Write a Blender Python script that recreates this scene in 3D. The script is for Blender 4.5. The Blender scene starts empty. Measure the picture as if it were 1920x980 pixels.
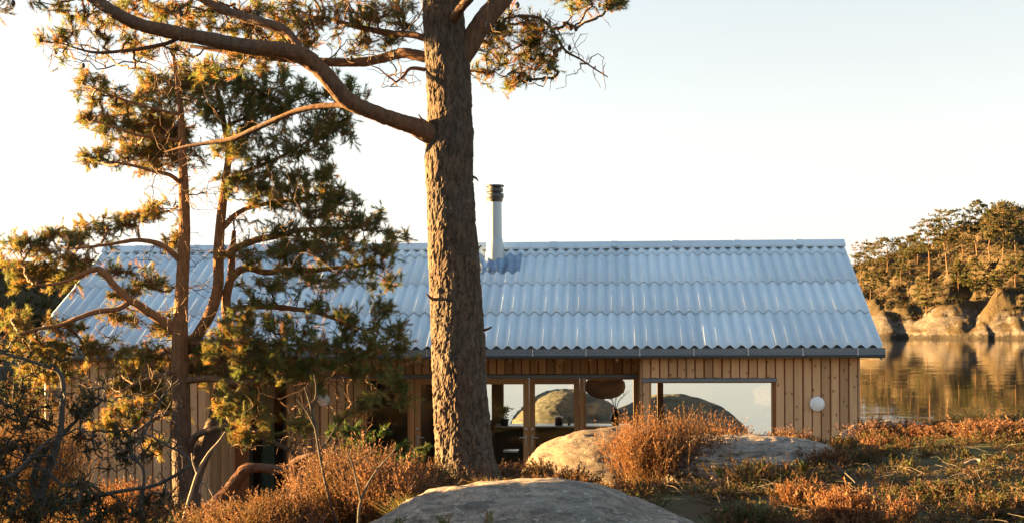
import bpy, math, random
import numpy as np
from mathutils import Vector

R = math.radians
SC = bpy.context.scene
COL = SC.collection

# ------------------------------------------------------------------ camera
F, Y0, CX, CZ = 2500.0, 595.0, 960.0, 4.5     # focal length and horizon in photo pixels, eye height over the water
cam_data = bpy.data.cameras.new('camera')
cam = bpy.data.objects.new('camera', cam_data)
COL.objects.link(cam)
cam.location = (0, 0, CZ)
cam.rotation_euler = (R(90), R(0.30), 0)
cam_data.sensor_width = 36.0
cam_data.lens = 36.0 * F / 1920.0
cam_data.shift_y = (Y0 - 490.0) / 1920.0
cam_data.clip_start, cam_data.clip_end = 0.1, 20000.0
SC.camera = cam

# ------------------------------------------------------------------ sky and sun
SUN_EL, SUN_AZ = R(4.4), R(12.7)               # sun low on the left, a little beyond the house
SUN_DIR = Vector((-math.cos(SUN_AZ) * math.cos(SUN_EL), math.sin(SUN_AZ) * math.cos(SUN_EL), math.sin(SUN_EL)))
world = bpy.data.worlds.new('World')
SC.world = world
world.use_nodes = True
wn, wl = world.node_tree.nodes, world.node_tree.links
wn.clear()
sky = wn.new('ShaderNodeTexSky')
sky.sky_type = 'NISHITA'
sky.sun_disc = False
sky.sun_elevation = SUN_EL
sky.sun_rotation = math.atan2(SUN_DIR.x, SUN_DIR.y)
sky.altitude, sky.air_density, sky.dust_density, sky.ozone_density = 0.0, 1.0, 0.6, 1.5
bg = wn.new('ShaderNodeBackground')
bg.inputs['Strength'].default_value = 0.05
wo = wn.new('ShaderNodeOutputWorld')
# thin even veil of high haze, thickest towards the horizon all the way round, with faint streaks
wg = wn.new('ShaderNodeTexCoord'); wsep = wn.new('ShaderNodeSeparateXYZ'); wl.new(wg.outputs['Generated'], wsep.inputs[0])
wmp = wn.new('ShaderNodeMapping'); wmp.inputs['Scale'].default_value = (1.6, 1.6, 16.0); wl.new(wg.outputs['Generated'], wmp.inputs[0])
wno = wn.new('ShaderNodeTexNoise'); wno.inputs['Scale'].default_value = 1.3; wno.inputs['Detail'].default_value = 5; wl.new(wmp.outputs[0], wno.inputs['Vector'])
wmr = wn.new('ShaderNodeMapRange'); wmr.interpolation_type = 'SMOOTHSTEP'; wl.new(wsep.outputs[2], wmr.inputs[0])
for k_, v_ in zip((1, 2, 3, 4), (0.0, 0.85, 0.88, 0.06)): wmr.inputs[k_].default_value = v_
wad = wn.new('ShaderNodeMath'); wad.operation = 'MULTIPLY_ADD'; wl.new(wno.outputs[0], wad.inputs[0]); wad.inputs[1].default_value = 0.30; wl.new(wmr.outputs[0], wad.inputs[2])
wsb = wn.new('ShaderNodeMath'); wsb.operation = 'SUBTRACT'; wsb.use_clamp = True; wl.new(wad.outputs[0], wsb.inputs[0]); wsb.inputs[1].default_value = 0.15
wmx = wn.new('ShaderNodeMix'); wmx.data_type = 'RGBA'; wl.new(wsb.outputs[0], wmx.inputs[0]); wl.new(sky.outputs[0], wmx.inputs[6])
wbw = wn.new('ShaderNodeRGBToBW'); wl.new(sky.outputs[0], wbw.inputs[0])       # the haze scatters the sky's own light, whitened
wvl = wn.new('ShaderNodeMix'); wvl.data_type = 'RGBA'; wvl.blend_type = 'MULTIPLY'; wvl.inputs[0].default_value = 1.0
wl.new(wbw.outputs[0], wvl.inputs[6]); wvl.inputs[7].default_value = (0.44, 0.425, 0.415, 1); 
wv2 = wn.new('ShaderNodeMix'); wv2.data_type = 'RGBA'; wv2.blend_type = 'ADD'; wv2.inputs[0].default_value = 1.0
wl.new(wvl.outputs[2], wv2.inputs[6]); wv2.inputs[7].default_value = (0.515, 0.505, 0.50, 1); wl.new(wv2.outputs[2], wmx.inputs[7])
wl.new(wmx.outputs[2], bg.inputs[0])
wl.new(bg.outputs[0], wo.inputs[0])
sun_data = bpy.data.lights.new('sun', 'SUN')
sun_data.energy, sun_data.angle, sun_data.color = 5.0, R(0.53), (1.0, 0.62, 0.24)
sun = bpy.data.objects.new('sun', sun_data)
COL.objects.link(sun)
sun.rotation_euler = SUN_DIR.to_track_quat('Z', 'Y').to_euler()
vs = SC.view_settings
SC.display_settings.display_device = 'sRGB'
vs.view_transform, vs.look, vs.gamma, vs.use_curve_mapping = 'Standard', 'None', 1.0, False
vs.exposure = 3.9
cy = SC.cycles
cy.max_bounces, cy.diffuse_bounces, cy.glossy_bounces, cy.transmission_bounces, cy.transparent_max_bounces = 8, 4, 4, 4, 12
cy.use_denoising = True
cy.caustics_reflective = cy.caustics_refractive = False
cy.sample_clamp_indirect = 6.0

# ------------------------------------------------------------------ helpers
def at(px, py, Y):
    """point of the place seen at photo pixel (px, py) when it stands Y metres away"""
    return np.array([(px - CX) / F * Y, Y, CZ - (py - Y0) / F * Y])

def tag(o, label=None, cat=None, group=None, kind=None):
    if label: o['label'] = label
    if cat: o['category'] = cat
    if group: o['group'] = group
    if kind: o['kind'] = kind
    return o

def empty(name, loc=(0, 0, 0), rz=0.0):
    o = bpy.data.objects.new(name, None)
    COL.objects.link(o)
    o.location = loc
    o.rotation_euler = (0, 0, rz)
    o.empty_display_size = 0.2
    return o

def mesh_np(name, V, faces, mat=None, smooth=False, tint=None):
    """mesh from a vertex array and a list of (n,3)/(n,4) index arrays"""
    V = np.ascontiguousarray(V, dtype=np.float32)
    faces = [np.asarray(f, dtype=np.int32) for f in faces if len(f)]
    me = bpy.data.meshes.new(name)
    me.vertices.add(len(V))
    me.vertices.foreach_set('co', V.ravel())
    loops = np.concatenate([f.ravel() for f in faces])
    tot = np.concatenate([np.full(len(f), f.shape[1], dtype=np.int32) for f in faces])
    start = np.concatenate([[0], np.cumsum(tot)[:-1]]).astype(np.int32)
    me.loops.add(len(loops))
    me.loops.foreach_set('vertex_index', loops)
    me.polygons.add(len(tot))
    me.polygons.foreach_set('loop_start', start)
    me.polygons.foreach_set('loop_total', tot)
    me.polygons.foreach_set('use_smooth', np.full(len(tot), bool(smooth)))
    me.update(calc_edges=True)
    if tint is not None:
        a = me.color_attributes.new('tint', 'FLOAT_COLOR', 'POINT')
        c = np.ones((len(V), 4), dtype=np.float32)
        c[:, :3] = tint
        a.data.foreach_set('color', c.ravel())
    if mat is not None:
        me.materials.append(mat)
    return me

def put(name, me, parent=None, loc=None):
    o = bpy.data.objects.new(name, me)
    COL.objects.link(o)
    if parent is not None: o.parent = parent
    if loc is not None: o.location = loc
    return o

class MB:
    """collects boxes, prisms and tubes, links them as one mesh object"""
    def __init__(s): s.v, s.f3, s.f4, s.n = [], [], [], 0
    def add(s, V, f4=None, f3=None):
        V = np.asarray(V, dtype=float)
        if f4 is not None and len(f4): s.f4.append(np.asarray(f4, dtype=int) + s.n)
        if f3 is not None and len(f3): s.f3.append(np.asarray(f3, dtype=int) + s.n)
        s.v.append(V); s.n += len(V)
        return s
    def box(s, x0, x1, y0, y1, z0, z1):
        V = [(x, y, z) for x in (x0, x1) for y in (y0, y1) for z in (z0, z1)]
        return s.add(V, [(0, 1, 3, 2), (4, 6, 7, 5), (0, 4, 5, 1), (2, 3, 7, 6), (0, 2, 6, 4), (1, 5, 7, 3)])
    def chamfer_box(s, x0, x1, y0, y1, z0, z1, c=0.004):
        """box with its four front (low y) edges taken off"""
        a = [(x0, y1, z0), (x1, y1, z0), (x1, y1, z1), (x0, y1, z1)]
        b = [(x0, y0 + c, z0), (x1, y0 + c, z0), (x1, y0 + c, z1), (x0, y0 + c, z1)]
        d = [(x0 + c, y0, z0 + c), (x1 - c, y0, z0 + c), (x1 - c, y0, z1 - c), (x0 + c, y0, z1 - c)]
        f = [(3, 2, 1, 0), (8, 9, 10, 11)]
        for k in range(4):
            j = (k + 1) % 4
            f += [(k, j, 4 + j, 4 + k), (4 + k, 4 + j, 8 + j, 8 + k)]
        return s.add(a + b + d, f)
    def prism_u(s, prof, u0, u1, closed=True):
        """profile of (y,z) points run along x"""
        n = len(prof)
        V = [(u0, p[0], p[1]) for p in prof] + [(u1, p[0], p[1]) for p in prof]
        f = [(k, (k + 1) % n, n + (k + 1) % n, n + k) for k in range(n if closed else n - 1)]
        s.add(V, f)
        if closed:
            c = len(V)
            V2 = [(u0, np.mean([p[0] for p in prof]), np.mean([p[1] for p in prof])), (u1, np.mean([p[0] for p in prof]), np.mean([p[1] for p in prof]))]
            s.add(V + V2, None, [(c, (k + 1) % n, k) for k in range(n)] + [(c + 1, n + k, n + (k + 1) % n) for k in range(n)])
        return s
    def lathe(s, prof, c=(0, 0, 0), n=24, axis='z'):
        """(r,h) profile turned about an axis"""
        a = np.linspace(0, 2 * math.pi, n, endpoint=False)
        V = []
        for r, h in prof:
            for t in a:
                x, y = r * math.cos(t), r * math.sin(t)
                V.append((c[0] + x, c[1] + y, c[2] + h) if axis == 'z' else ((c[0] + x, c[1] + h, c[2] + y) if axis == 'y' else (c[0] + h, c[1] + x, c[2] + y)))
        f = [(i * n + k, i * n + (k + 1) % n, (i + 1) * n + (k + 1) % n, (i + 1) * n + k) for i in range(len(prof) - 1) for k in range(n)]
        return s.add(V, f)
    def tube(s, P, r, n=8):
        V, f = sweep(np.asarray(P, float), np.asarray(r, float) if np.ndim(r) else np.full(len(P), float(r)), n)
        return s.add(V, f)
    def build(s, name, mat, parent=None, smooth=False, loc=None):
        me = mesh_np(name, np.concatenate(s.v), [np.concatenate(x) for x in (s.f4, s.f3) if x], mat, smooth)
        return put(name, me, parent, loc)

def sweep(P, r, n=8, cap=True):
    """tube along points P with radii r"""
    T = np.gradient(P, axis=0)
    T /= np.linalg.norm(T, axis=1, keepdims=True) + 1e-12
    ref = np.array([0, 0, 1.0]) if abs(T[0, 2]) < 0.9 else np.array([1.0, 0, 0])
    N = np.cross(T[0], ref); N /= np.linalg.norm(N)
    Ns = []
    for t in T:
        N = N - t * np.dot(N, t); N /= np.linalg.norm(N) + 1e-12
        Ns.append(N)
    Ns = np.array(Ns); Bs = np.cross(T, Ns)
    a = np.linspace(0, 2 * math.pi, n, endpoint=False)
    V = P[:, None, :] + r[:, None, None] * (np.cos(a)[None, :, None] * Ns[:, None, :] + np.sin(a)[None, :, None] * Bs[:, None, :])
    V = V.reshape(-1, 3)
    i = np.arange(len(P) - 1)[:, None] * n
    k = np.arange(n)[None, :]
    j = (k + 1) % n
    f = np.stack([i + k, i + j, i + n + j, i + n + k], -1).reshape(-1, 4)
    return V, f

def spline(P, step):
    """Catmull-Rom through the rows of P (any number of columns), resampled about every step metres"""
    P = np.asarray(P, float)
    Q = np.vstack([2 * P[0] - P[1], P, 2 * P[-1] - P[-2]])
    out = []
    for k in range(len(P) - 1):
        p0, p1, p2, p3 = Q[k:k + 4]
        m = max(2, int(np.linalg.norm((p2 - p1)[:3]) / step))
        t = np.linspace(0, 1, m, endpoint=False)[:, None]
        out.append(0.5 * (2 * p1 + (p2 - p0) * t + (2 * p0 - 5 * p1 + 4 * p2 - p3) * t ** 2 + (3 * p1 - p0 - 3 * p2 + p3) * t ** 3))
    out.append(P[-1:])
    return np.vstack(out)

def _hash(ix, iy, iz, s):
    h = (ix.astype(np.int64) * 374761393 + iy.astype(np.int64) * 668265263 + iz.astype(np.int64) * 2147483647 + s * 1274126177) & 0xffffffff
    h = ((h ^ (h >> 13)) * 1274126177) & 0xffffffff
    return ((h ^ (h >> 16)) & 0xffffff) / float(0xffffff)

def vnoise(P, s=0):
    """value noise in [-1,1] of (n,3) points"""
    P = np.asarray(P, float)
    I = np.floor(P).astype(np.int64); f = P - I; f = f * f * (3 - 2 * f)
    r = 0
    for dx in (0, 1):
        for dy in (0, 1):
            for dz in (0, 1):
                w = (f[:, 0] if dx else 1 - f[:, 0]) * (f[:, 1] if dy else 1 - f[:, 1]) * (f[:, 2] if dz else 1 - f[:, 2])
                r = r + w * _hash(I[:, 0] + dx, I[:, 1] + dy, I[:, 2] + dz, s)
    return 2 * r - 1

def fbm(P, o=4, s=0):
    r, a, P = 0, 1.0, np.asarray(P, float)
    for k in range(o):
        r = r + a * vnoise(P * 2.03 ** k + 17.3 * k, s + k); a *= 0.5
    return r / 1.9

def cells(u, v, per, s=0):
    """Voronoi F1, F2-F1 and a random value per cell; u repeats after per cells"""
    iu, iv = np.floor(u).astype(np.int64), np.floor(v).astype(np.int64)
    d1 = np.full(u.shape, 9.0); d2 = d1.copy(); rid = np.zeros(u.shape)
    z = np.zeros_like(iu)
    for a in (-1, 0, 1):
        for b in (-1, 0, 1):
            cu, cv = iu + a, iv + b
            h1, h2, h3 = (_hash(cu % per, cv, z + k, s) for k in (1, 2, 3))
            d = np.hypot(cu + 0.1 + 0.8 * h1 - u, cv + 0.1 + 0.8 * h2 - v)
            near = d < d1
            d2 = np.where(near, d1, np.minimum(d2, d)); rid = np.where(near, h3, rid); d1 = np.where(near, d, d1)
    return d1, d2 - d1, rid

# ------------------------------------------------------------------ materials
class NT:
    def __init__(s, name):
        s.mat = bpy.data.materials.new(name); s.mat.use_nodes = True
        s.t = s.mat.node_tree; s.t.nodes.clear()
        s.out = s.t.nodes.new('ShaderNodeOutputMaterial')
    def n(s, kind, props=None, **inp):
        nd = s.t.nodes.new('ShaderNode' + kind)
        for k, v in (props or {}).items(): setattr(nd, k, v)
        for k, v in inp.items():
            key = int(k[1:]) if k[0] == 'i' and k[1:].isdigit() else k.replace('_', ' ')
            s.set(nd.inputs[key], v)
        return nd
    def set(s, sock, v):
        if isinstance(v, bpy.types.NodeSocket): s.t.links.new(v, sock)
        elif isinstance(v, bpy.types.Node): s.t.links.new(v.outputs[0], sock)
        elif isinstance(v, (tuple, list)) and len(v) == 3 and sock.type == 'RGBA': sock.default_value = (*v, 1)
        else: sock.default_value = v
    def noise(s, vec, scale, detail=4, rough=0.55, dist=0.0):
        return s.n('TexNoise', Vector=vec, Scale=scale, Detail=detail, Roughness=rough, Distortion=dist).outputs[0]
    def ramp(s, fac, stops):
        nd = s.n('ValToRGB', Fac=fac)
        el = nd.color_ramp.elements
        while len(el) < len(stops): el.new(0.5)
        for e, (p, c) in zip(el, stops):
            e.position = p; e.color = (*c, 1) if len(c) == 3 else c
        return nd.outputs[0]
    def mix(s, fac, a, b, mode='MIX'):
        nd = s.n('Mix', {'data_type': 'RGBA', 'blend_type': mode})
        s.set(nd.inputs[0], fac); s.set(nd.inputs[6], a); s.set(nd.inputs[7], b)
        return nd.outputs[2]
    def math(s, op, a, b=0.0, clamp=False):
        nd = s.n('Math', {'operation': op, 'use_clamp': clamp}); s.set(nd.inputs[0], a); s.set(nd.inputs[1], b)
        return nd.outputs[0]
    def map(s, vec, scale=(1, 1, 1), rot=(0, 0, 0)):
        return s.n('Mapping', Vector=vec, Scale=scale, Rotation=rot).outputs[0]
    def pos(s): return s.n('NewGeometry').outputs['Position']
    def bump(s, h, strength=0.5, dist=0.01):
        return s.n('Bump', Height=h, Strength=strength, Distance=dist).outputs[0]
    def principled(s, col, rough=0.7, spec=0.3, normal=None, metal=0.0):
        b = s.n('BsdfPrincipled')
        s.set(b.inputs['Base Color'], col); s.set(b.inputs['Roughness'], rough); s.set(b.inputs['Specular IOR Level'], spec); s.set(b.inputs['Metallic'], metal)
        if normal is not None: s.set(b.inputs['Normal'], normal)
        return b
    def done(s, sh):
        s.set(s.out.inputs[0], sh if isinstance(sh, bpy.types.NodeSocket) else sh.outputs[0])
        return s.mat

MAT = {}
def plain(name, col, rough=0.6, spec=0.3, metal=0.0, var=0.12, scale=6.0):
    m = NT(name); p = m.pos()
    nz = m.noise(p, scale, 5)
    c = m.mix(nz, tuple(x * (1 - var) for x in col), tuple(min(1, x * (1 + var)) for x in col))
    MAT[name] = m.done(m.principled(c, rough, spec, m.bump(nz, 0.1, 0.003), metal))
    return MAT[name]

def wood(name, light, dark, knots=True, rough=0.62):
    m = NT(name); p = m.pos()
    rnd = m.n('ObjectInfo').outputs['Random']
    off = m.n('CombineXYZ', X=m.math('MULTIPLY', rnd, 37.0), Y=m.math('MULTIPLY', rnd, 11.0), Z=m.math('MULTIPLY', rnd, 71.0)).outputs[0]
    q = m.n('VectorMath', {'operation': 'ADD'}, i0=p, i1=off).outputs[0]
    grain = m.noise(m.map(q, (30, 30, 1.6)), 1.0, 6, 0.6, 0.4)
    fine = m.noise(m.map(q, (180, 180, 5)), 1.0, 3, 0.6)
    c = m.mix(m.ramp(grain, [(0.3, (0, 0, 0)), (0.72, (1, 1, 1))]), light, dark)
    c = m.mix(m.math('MULTIPLY', fine, 0.35), c, tuple(x * 0.62 for x in dark))
    tone = m.ramp(rnd, [(0.0, (0.64, 0.60, 0.56)), (0.35, (0.95, 0.90, 0.84)), (0.7, (1.0, 1.0, 1.0)), (1.0, (1.18, 1.14, 1.10))])
    c = m.mix(1.0, c, tone, 'MULTIPLY')
    if knots:
        sp_ = m.n('SeparateXYZ', Vector=q)
        kv = m.n('CombineXYZ', X=m.math('MULTIPLY', m.math('ADD', sp_.outputs[0], sp_.outputs[1]), 8.0), Y=m.math('MULTIPLY', sp_.outputs[2], 5.2)).outputs[0]
        d = m.n('TexVoronoi', {'voronoi_dimensions': '2D'}, Vector=kv, Scale=1.0, Randomness=1.0)
        vor = m.math('ADD', d.outputs['Distance'], m.math('MULTIPLY', m.noise(q, 60, 2), 0.05))
        ring = m.ramp(vor, [(0.065, (1, 1, 1)), (0.105, (0.5, 0.5, 0.5)), (0.20, (0, 0, 0))])
        keep = m.ramp(d.outputs['Color'], [(0.42, (0, 0, 0)), (0.48, (1, 1, 1))])
        c = m.mix(m.mix(1.0, ring, keep, 'MULTIPLY'), c, (0.12, 0.052, 0.02))
    weather = m.ramp(m.noise(m.map(p, (3, 3, 0.7)), 1.0, 4), [(0.35, (0, 0, 0)), (0.75, (1, 1, 1))])
    c = m.mix(m.math('MULTIPLY', weather, 0.22), c, (0.34, 0.29, 0.24))
    MAT[name] = m.done(m.principled(c, rough, 0.25, m.bump(m.math('ADD', grain, m.math('MULTIPLY', fine, 0.4)), 0.25, 0.003)))

wood('cladding', (0.72, 0.47, 0.265), (0.55, 0.32, 0.155))
wood('joinery', (0.56, 0.31, 0.125), (0.44, 0.21, 0.075), False, 0.45)
wood('backing', (0.36, 0.15, 0.055), (0.27, 0.105, 0.036), False)
wood('interior_wood', (0.40, 0.28, 0.17), (0.31, 0.21, 0.12), False)
wood('lining', (0.60, 0.44, 0.28), (0.48, 0.34, 0.20), False)
plain('zinc', (0.13, 0.16, 0.19), 0.38, 0.5, 0.35)
plain('bracket_steel', (0.48, 0.52, 0.56), 0.35, 0.5, 0.6)
plain('dark_steel', (0.075, 0.07, 0.062), 0.42, 0.5, 0.5)
plain('flue_paint', (0.38, 0.42, 0.44), 0.3, 0.5, 0.1, 0.04)
plain('lead', (0.22, 0.28, 0.36), 0.33, 0.6, 0.7, 0.35, 22.0)
plain('white_enamel', (0.78, 0.8, 0.82), 0.3, 0.5, 0.0, 0.03)
plain('steel', (0.5, 0.5, 0.5), 0.28, 0.5, 0.9)
plain('dark_paint', (0.035, 0.033, 0.03), 0.5, 0.4)
plain('black_glaze', (0.02, 0.02, 0.022), 0.25, 0.5)
plain('curtain', (0.16, 0.26, 0.25), 0.85, 0.1)
plain('leather', (0.55, 0.36, 0.22), 0.6, 0.3)
plain('dark_wood', (0.075, 0.05, 0.034), 0.6, 0.2)
plain('pale_top', (0.55, 0.6, 0.6), 0.25, 0.5)

def roof_cement():
    m = NT('fibre_cement'); p = m.pos()
    rnd = m.n('ObjectInfo').outputs['Random']
    a = m.noise(p, 1.3, 5); b = m.noise(p, 85.0, 3, 0.7); d = m.noise(m.map(p, (2.2, 0.35, 0.35)), 6.0, 4)
    c = m.mix(a, (0.49, 0.575, 0.625), (0.60, 0.68, 0.72))
    c = m.mix(m.math('MULTIPLY', b, 0.28), c, (0.66, 0.72, 0.75))
    c = m.mix(m.ramp(d, [(0.5, (0, 0, 0)), (0.8, (0.3, 0.3, 0.3))]), c, (0.31, 0.39, 0.43))
    c = m.mix(1.0, c, m.ramp(rnd, [(0, (0.86, 0.86, 0.87)), (1, (1.06, 1.06, 1.05))]), 'MULTIPLY')
    c = m.mix(m.ramp(m.noise(p, 21.0, 4, 0.65), [(0.66, (0, 0, 0)), (0.72, (0.7, 0.7, 0.7))]), c, (0.17, 0.18, 0.16))
    c = m.mix(m.ramp(m.noise(p, 3.1, 6, 0.7), [(0.55, (0, 0, 0)), (0.75, (0.35, 0.35, 0.35))]), c, (0.62, 0.63, 0.60))
    MAT['fibre_cement'] = m.done(m.principled(c, 0.55, 0.4, m.bump(b, 0.12, 0.002)))
roof_cement()

def glass():
    m = NT('window_glass')
    fr = m.n('Fresnel', IOR=1.52)
    sh = m.n('MixShader', i0=m.math('MULTIPLY', fr, 1.15, True), i1=m.n('BsdfTransparent', Color=(0.95, 0.95, 0.91)), i2=m.n('BsdfGlossy', Color=(0.95, 0.97, 0.95), Roughness=0.01))
    MAT['window_glass'] = m.done(sh)
glass()

def bark(name, plate, crack, upper=None, z0=0.0, z1=1.0, scale=1.0, furrow=False):
    m = NT(name); p = m.pos()
    a = m.noise(m.map(p, (22 * scale, 22 * scale, 7 * scale)), 1.0, 6, 0.65)
    b = m.noise(m.map(p, (70 * scale, 70 * scale, 40 * scale)), 1.0, 4, 0.6)
    big = m.noise(p, 2.6, 4)
    c = m.mix(m.ramp(a, [(0.3, (0, 0, 0)), (0.66, (1, 1, 1))]), crack, plate)
    c = m.mix(m.ramp(big, [(0.45, (0, 0, 0)), (0.75, (0.55, 0.55, 0.55))]), c, (0.080, 0.080, 0.068))
    if furrow:
        h_ = m.n('VertexColor', {'layer_name': 'tint'}).outputs[0]
        c = m.mix(m.ramp(h_, [(0.25, (0, 0, 0)), (0.6, (1, 1, 1))]), m.mix(0.5, c, tuple(x * 0.4 for x in crack)), c)
    if upper:
        z = m.n('SeparateXYZ', Vector=p).outputs[2]
        g = m.n('MapRange', Value=m.math('ADD', z, m.math('MULTIPLY', big, 0.5)), i1=z0, i2=z1).outputs[0]
        u = m.mix(m.ramp(a, [(0.35, (0, 0, 0)), (0.6, (1, 1, 1))]), tuple(x * 0.55 for x in upper), upper)
        c = m.mix(g, c, u)
    h = m.math('ADD', a, m.math('MULTIPLY', b, 0.5))
    MAT[name] = m.done(m.principled(c, 0.85, 0.15, m.bump(h, 0.40, 0.010)))
bark('old_bark', (0.122, 0.080, 0.050), (0.032, 0.022, 0.016), furrow=True)
bark('limb_bark', (0.17, 0.088, 0.046), (0.065, 0.033, 0.02), None, scale=1.4)
bark('pine_bark', (0.13, 0.085, 0.056), (0.055, 0.034, 0.024), (0.24, 0.115, 0.050), 3.6, 4.9, 1.5)
bark('twig_bark', (0.17, 0.095, 0.05), (0.10, 0.055, 0.03), None, scale=2.0)
bark('grey_bark', (0.085, 0.072, 0.060), (0.036, 0.029, 0.024), None, scale=2.0)
bark('pale_twig', (0.26, 0.21, 0.16), (0.14, 0.105, 0.075), None, scale=2.0)
bark('red_bark', (0.16, 0.068, 0.032), (0.065, 0.028, 0.018), None, scale=1.5)

def foliage(name, trans=0.35, rough=0.55, spec=0.25):
    m = NT(name)
    t = m.n('VertexColor', {'layer_name': 'tint'}).outputs[0]
    pr = m.principled(t, rough, spec)
    tr = m.n('BsdfTranslucent', Color=m.mix(1.0, t, (1.25, 1.1, 0.6), 'MULTIPLY'))
    MAT[name] = m.done(m.n('MixShader', i0=trans, i1=pr, i2=tr))
foliage('needles', 0.45)
foliage('heather', 0.30, 0.7, 0.1)
foliage('scrub', 0.2, 0.8, 0.1)

def granite(name, a, b, lichen=0.5):
    m = NT(name); p = m.pos()
    big = m.noise(p, 1.1, 6, 0.6); mid = m.noise(p, 7.0, 6, 0.65); fine = m.noise(p, 70.0, 4, 0.7)
    streak = m.noise(m.map(p, (1.5, 1.5, 9.0), (0.12, -0.18, 0)), 2.2, 6, 0.65, 0.6)
    c = m.mix(m.ramp(big, [(0.35, (0, 0, 0)), (0.65, (1, 1, 1))]), a, b)
    c = m.mix(m.ramp(streak, [(0.46, (0, 0, 0)), (0.60, (0.65, 0.65, 0.65))]), c, tuple(x * 0.55 for x in a))
    c = m.mix(m.ramp(mid, [(0.50, (0, 0, 0)), (0.68, (lichen, lichen, lichen))]), c, (0.155, 0.17, 0.13))
    c = m.mix(m.ramp(m.noise(p, 23.0, 5, 0.7), [(0.58, (0, 0, 0)), (0.68, (0.75, 0.75, 0.75))]), c, (0.36, 0.34, 0.31))
    c = m.mix(m.ramp(fine, [(0.4, (0, 0, 0)), (0.65, (0.5, 0.5, 0.5))]), c, tuple(x * 0.45 for x in b))
    cr = m.n('TexVoronoi', {'feature': 'DISTANCE_TO_EDGE'}, Vector=m.n('VectorMath', {'operation': 'ADD'}, i0=m.map(p, (0.8, 1.3, 2.2), (0.2, -0.25, 0.5)), i1=m.n('TexNoise', Vector=p, Scale=2.5, Detail=4.0).outputs['Color']).outputs[0], Scale=1.1).outputs['Distance']
    crk = m.ramp(cr, [(0.0, (1, 1, 1)), (0.022, (0, 0, 0))])
    crk = m.mix(1.0, crk, m.ramp(m.noise(p, 1.7, 3), [(0.52, (0, 0, 0)), (0.62, (1, 1, 1))]), 'MULTIPLY')
    c = m.mix(m.math('MULTIPLY', crk, 0.5), c, tuple(x * 0.3 for x in a))
    h = m.math('ADD', m.math('ADD', mid, m.math('MULTIPLY', fine, 0.5)), m.math('MULTIPLY', streak, 0.9))
    h = m.math('SUBTRACT', h, m.math('MULTIPLY', crk, 0.8))
    MAT[name] = m.done(m.principled(c, 0.85, 0.2, m.bump(h, 0.9, 0.03)))
granite('granite', (0.115, 0.088, 0.064), (0.20, 0.142, 0.098))

def near_granite():
    m = NT('grey_granite'); p = m.pos()
    big = m.noise(p, 1.3, 5, 0.6, 0.5); mid = m.noise(p, 6.0, 8, 0.72, 0.3); fine = m.noise(p, 45.0, 5, 0.75)
    st = m.noise(m.map(p, (3.0, 5.0, 16.0), (0.25, -0.2, 0.3)), 1.6, 8, 0.7, 0.8)
    c = m.mix(m.ramp(mid, [(0.40, (0, 0, 0)), (0.60, (1, 1, 1))]), (0.20, 0.150, 0.112), (0.46, 0.345, 0.26))
    c = m.mix(m.ramp(big, [(0.46, (0, 0, 0)), (0.64, (0.6, 0.6, 0.6))]), c, (0.23, 0.21, 0.165))
    c = m.mix(m.ramp(st, [(0.50, (0, 0, 0)), (0.60, (0.75, 0.75, 0.75))]), c, (0.10, 0.085, 0.068))
    c = m.mix(m.ramp(fine, [(0.52, (0, 0, 0)), (0.62, (0.7, 0.7, 0.7))]), c, (0.075, 0.062, 0.05))
    c = m.mix(m.ramp(m.noise(p, 17.0, 6, 0.75), [(0.58, (0, 0, 0)), (0.64, (0.8, 0.8, 0.8))]), c, (0.50, 0.46, 0.41))
    c = m.mix(m.ramp(m.noise(p, 2.7, 7, 0.75), [(0.62, (0, 0, 0)), (0.67, (0.85, 0.85, 0.85))]), c, (0.06, 0.065, 0.03))
    h = m.math('ADD', m.math('MULTIPLY', mid, 1.2), m.math('ADD', m.math('MULTIPLY', fine, 0.5), st))
    MAT['grey_granite'] = m.done(m.principled(c, 0.85, 0.2, m.bump(h, 1.0, 0.03)))
near_granite()
granite('dark_granite', (0.070, 0.074, 0.060), (0.10, 0.092, 0.072), 0.7)
granite('far_granite', (0.36, 0.28, 0.20), (0.44, 0.33, 0.22), 0.25)

def soil():
    m = NT('moss_and_soil'); p = m.pos()
    a = m.noise(p, 2.3, 6, 0.6); b = m.noise(p, 30.0, 5, 0.7); k = m.noise(p, 0.8, 4)
    c = m.mix(m.ramp(a, [(0.42, (0, 0, 0)), (0.58, (1, 1, 1))]), (0.075, 0.050, 0.032), (0.085, 0.095, 0.038))
    c = m.mix(m.ramp(b, [(0.45, (0, 0, 0)), (0.7, (0.8, 0.8, 0.8))]), c, (0.15, 0.105, 0.06))
    c = m.mix(m.ramp(k, [(0.5, (0, 0, 0)), (0.65, (0.5, 0.5, 0.5))]), c, (0.12, 0.065, 0.04))
    MAT['moss_and_soil'] = m.done(m.principled(c, 0.95, 0.05, m.bump(m.math('ADD', a, b), 0.8, 0.04)))
soil()

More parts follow.
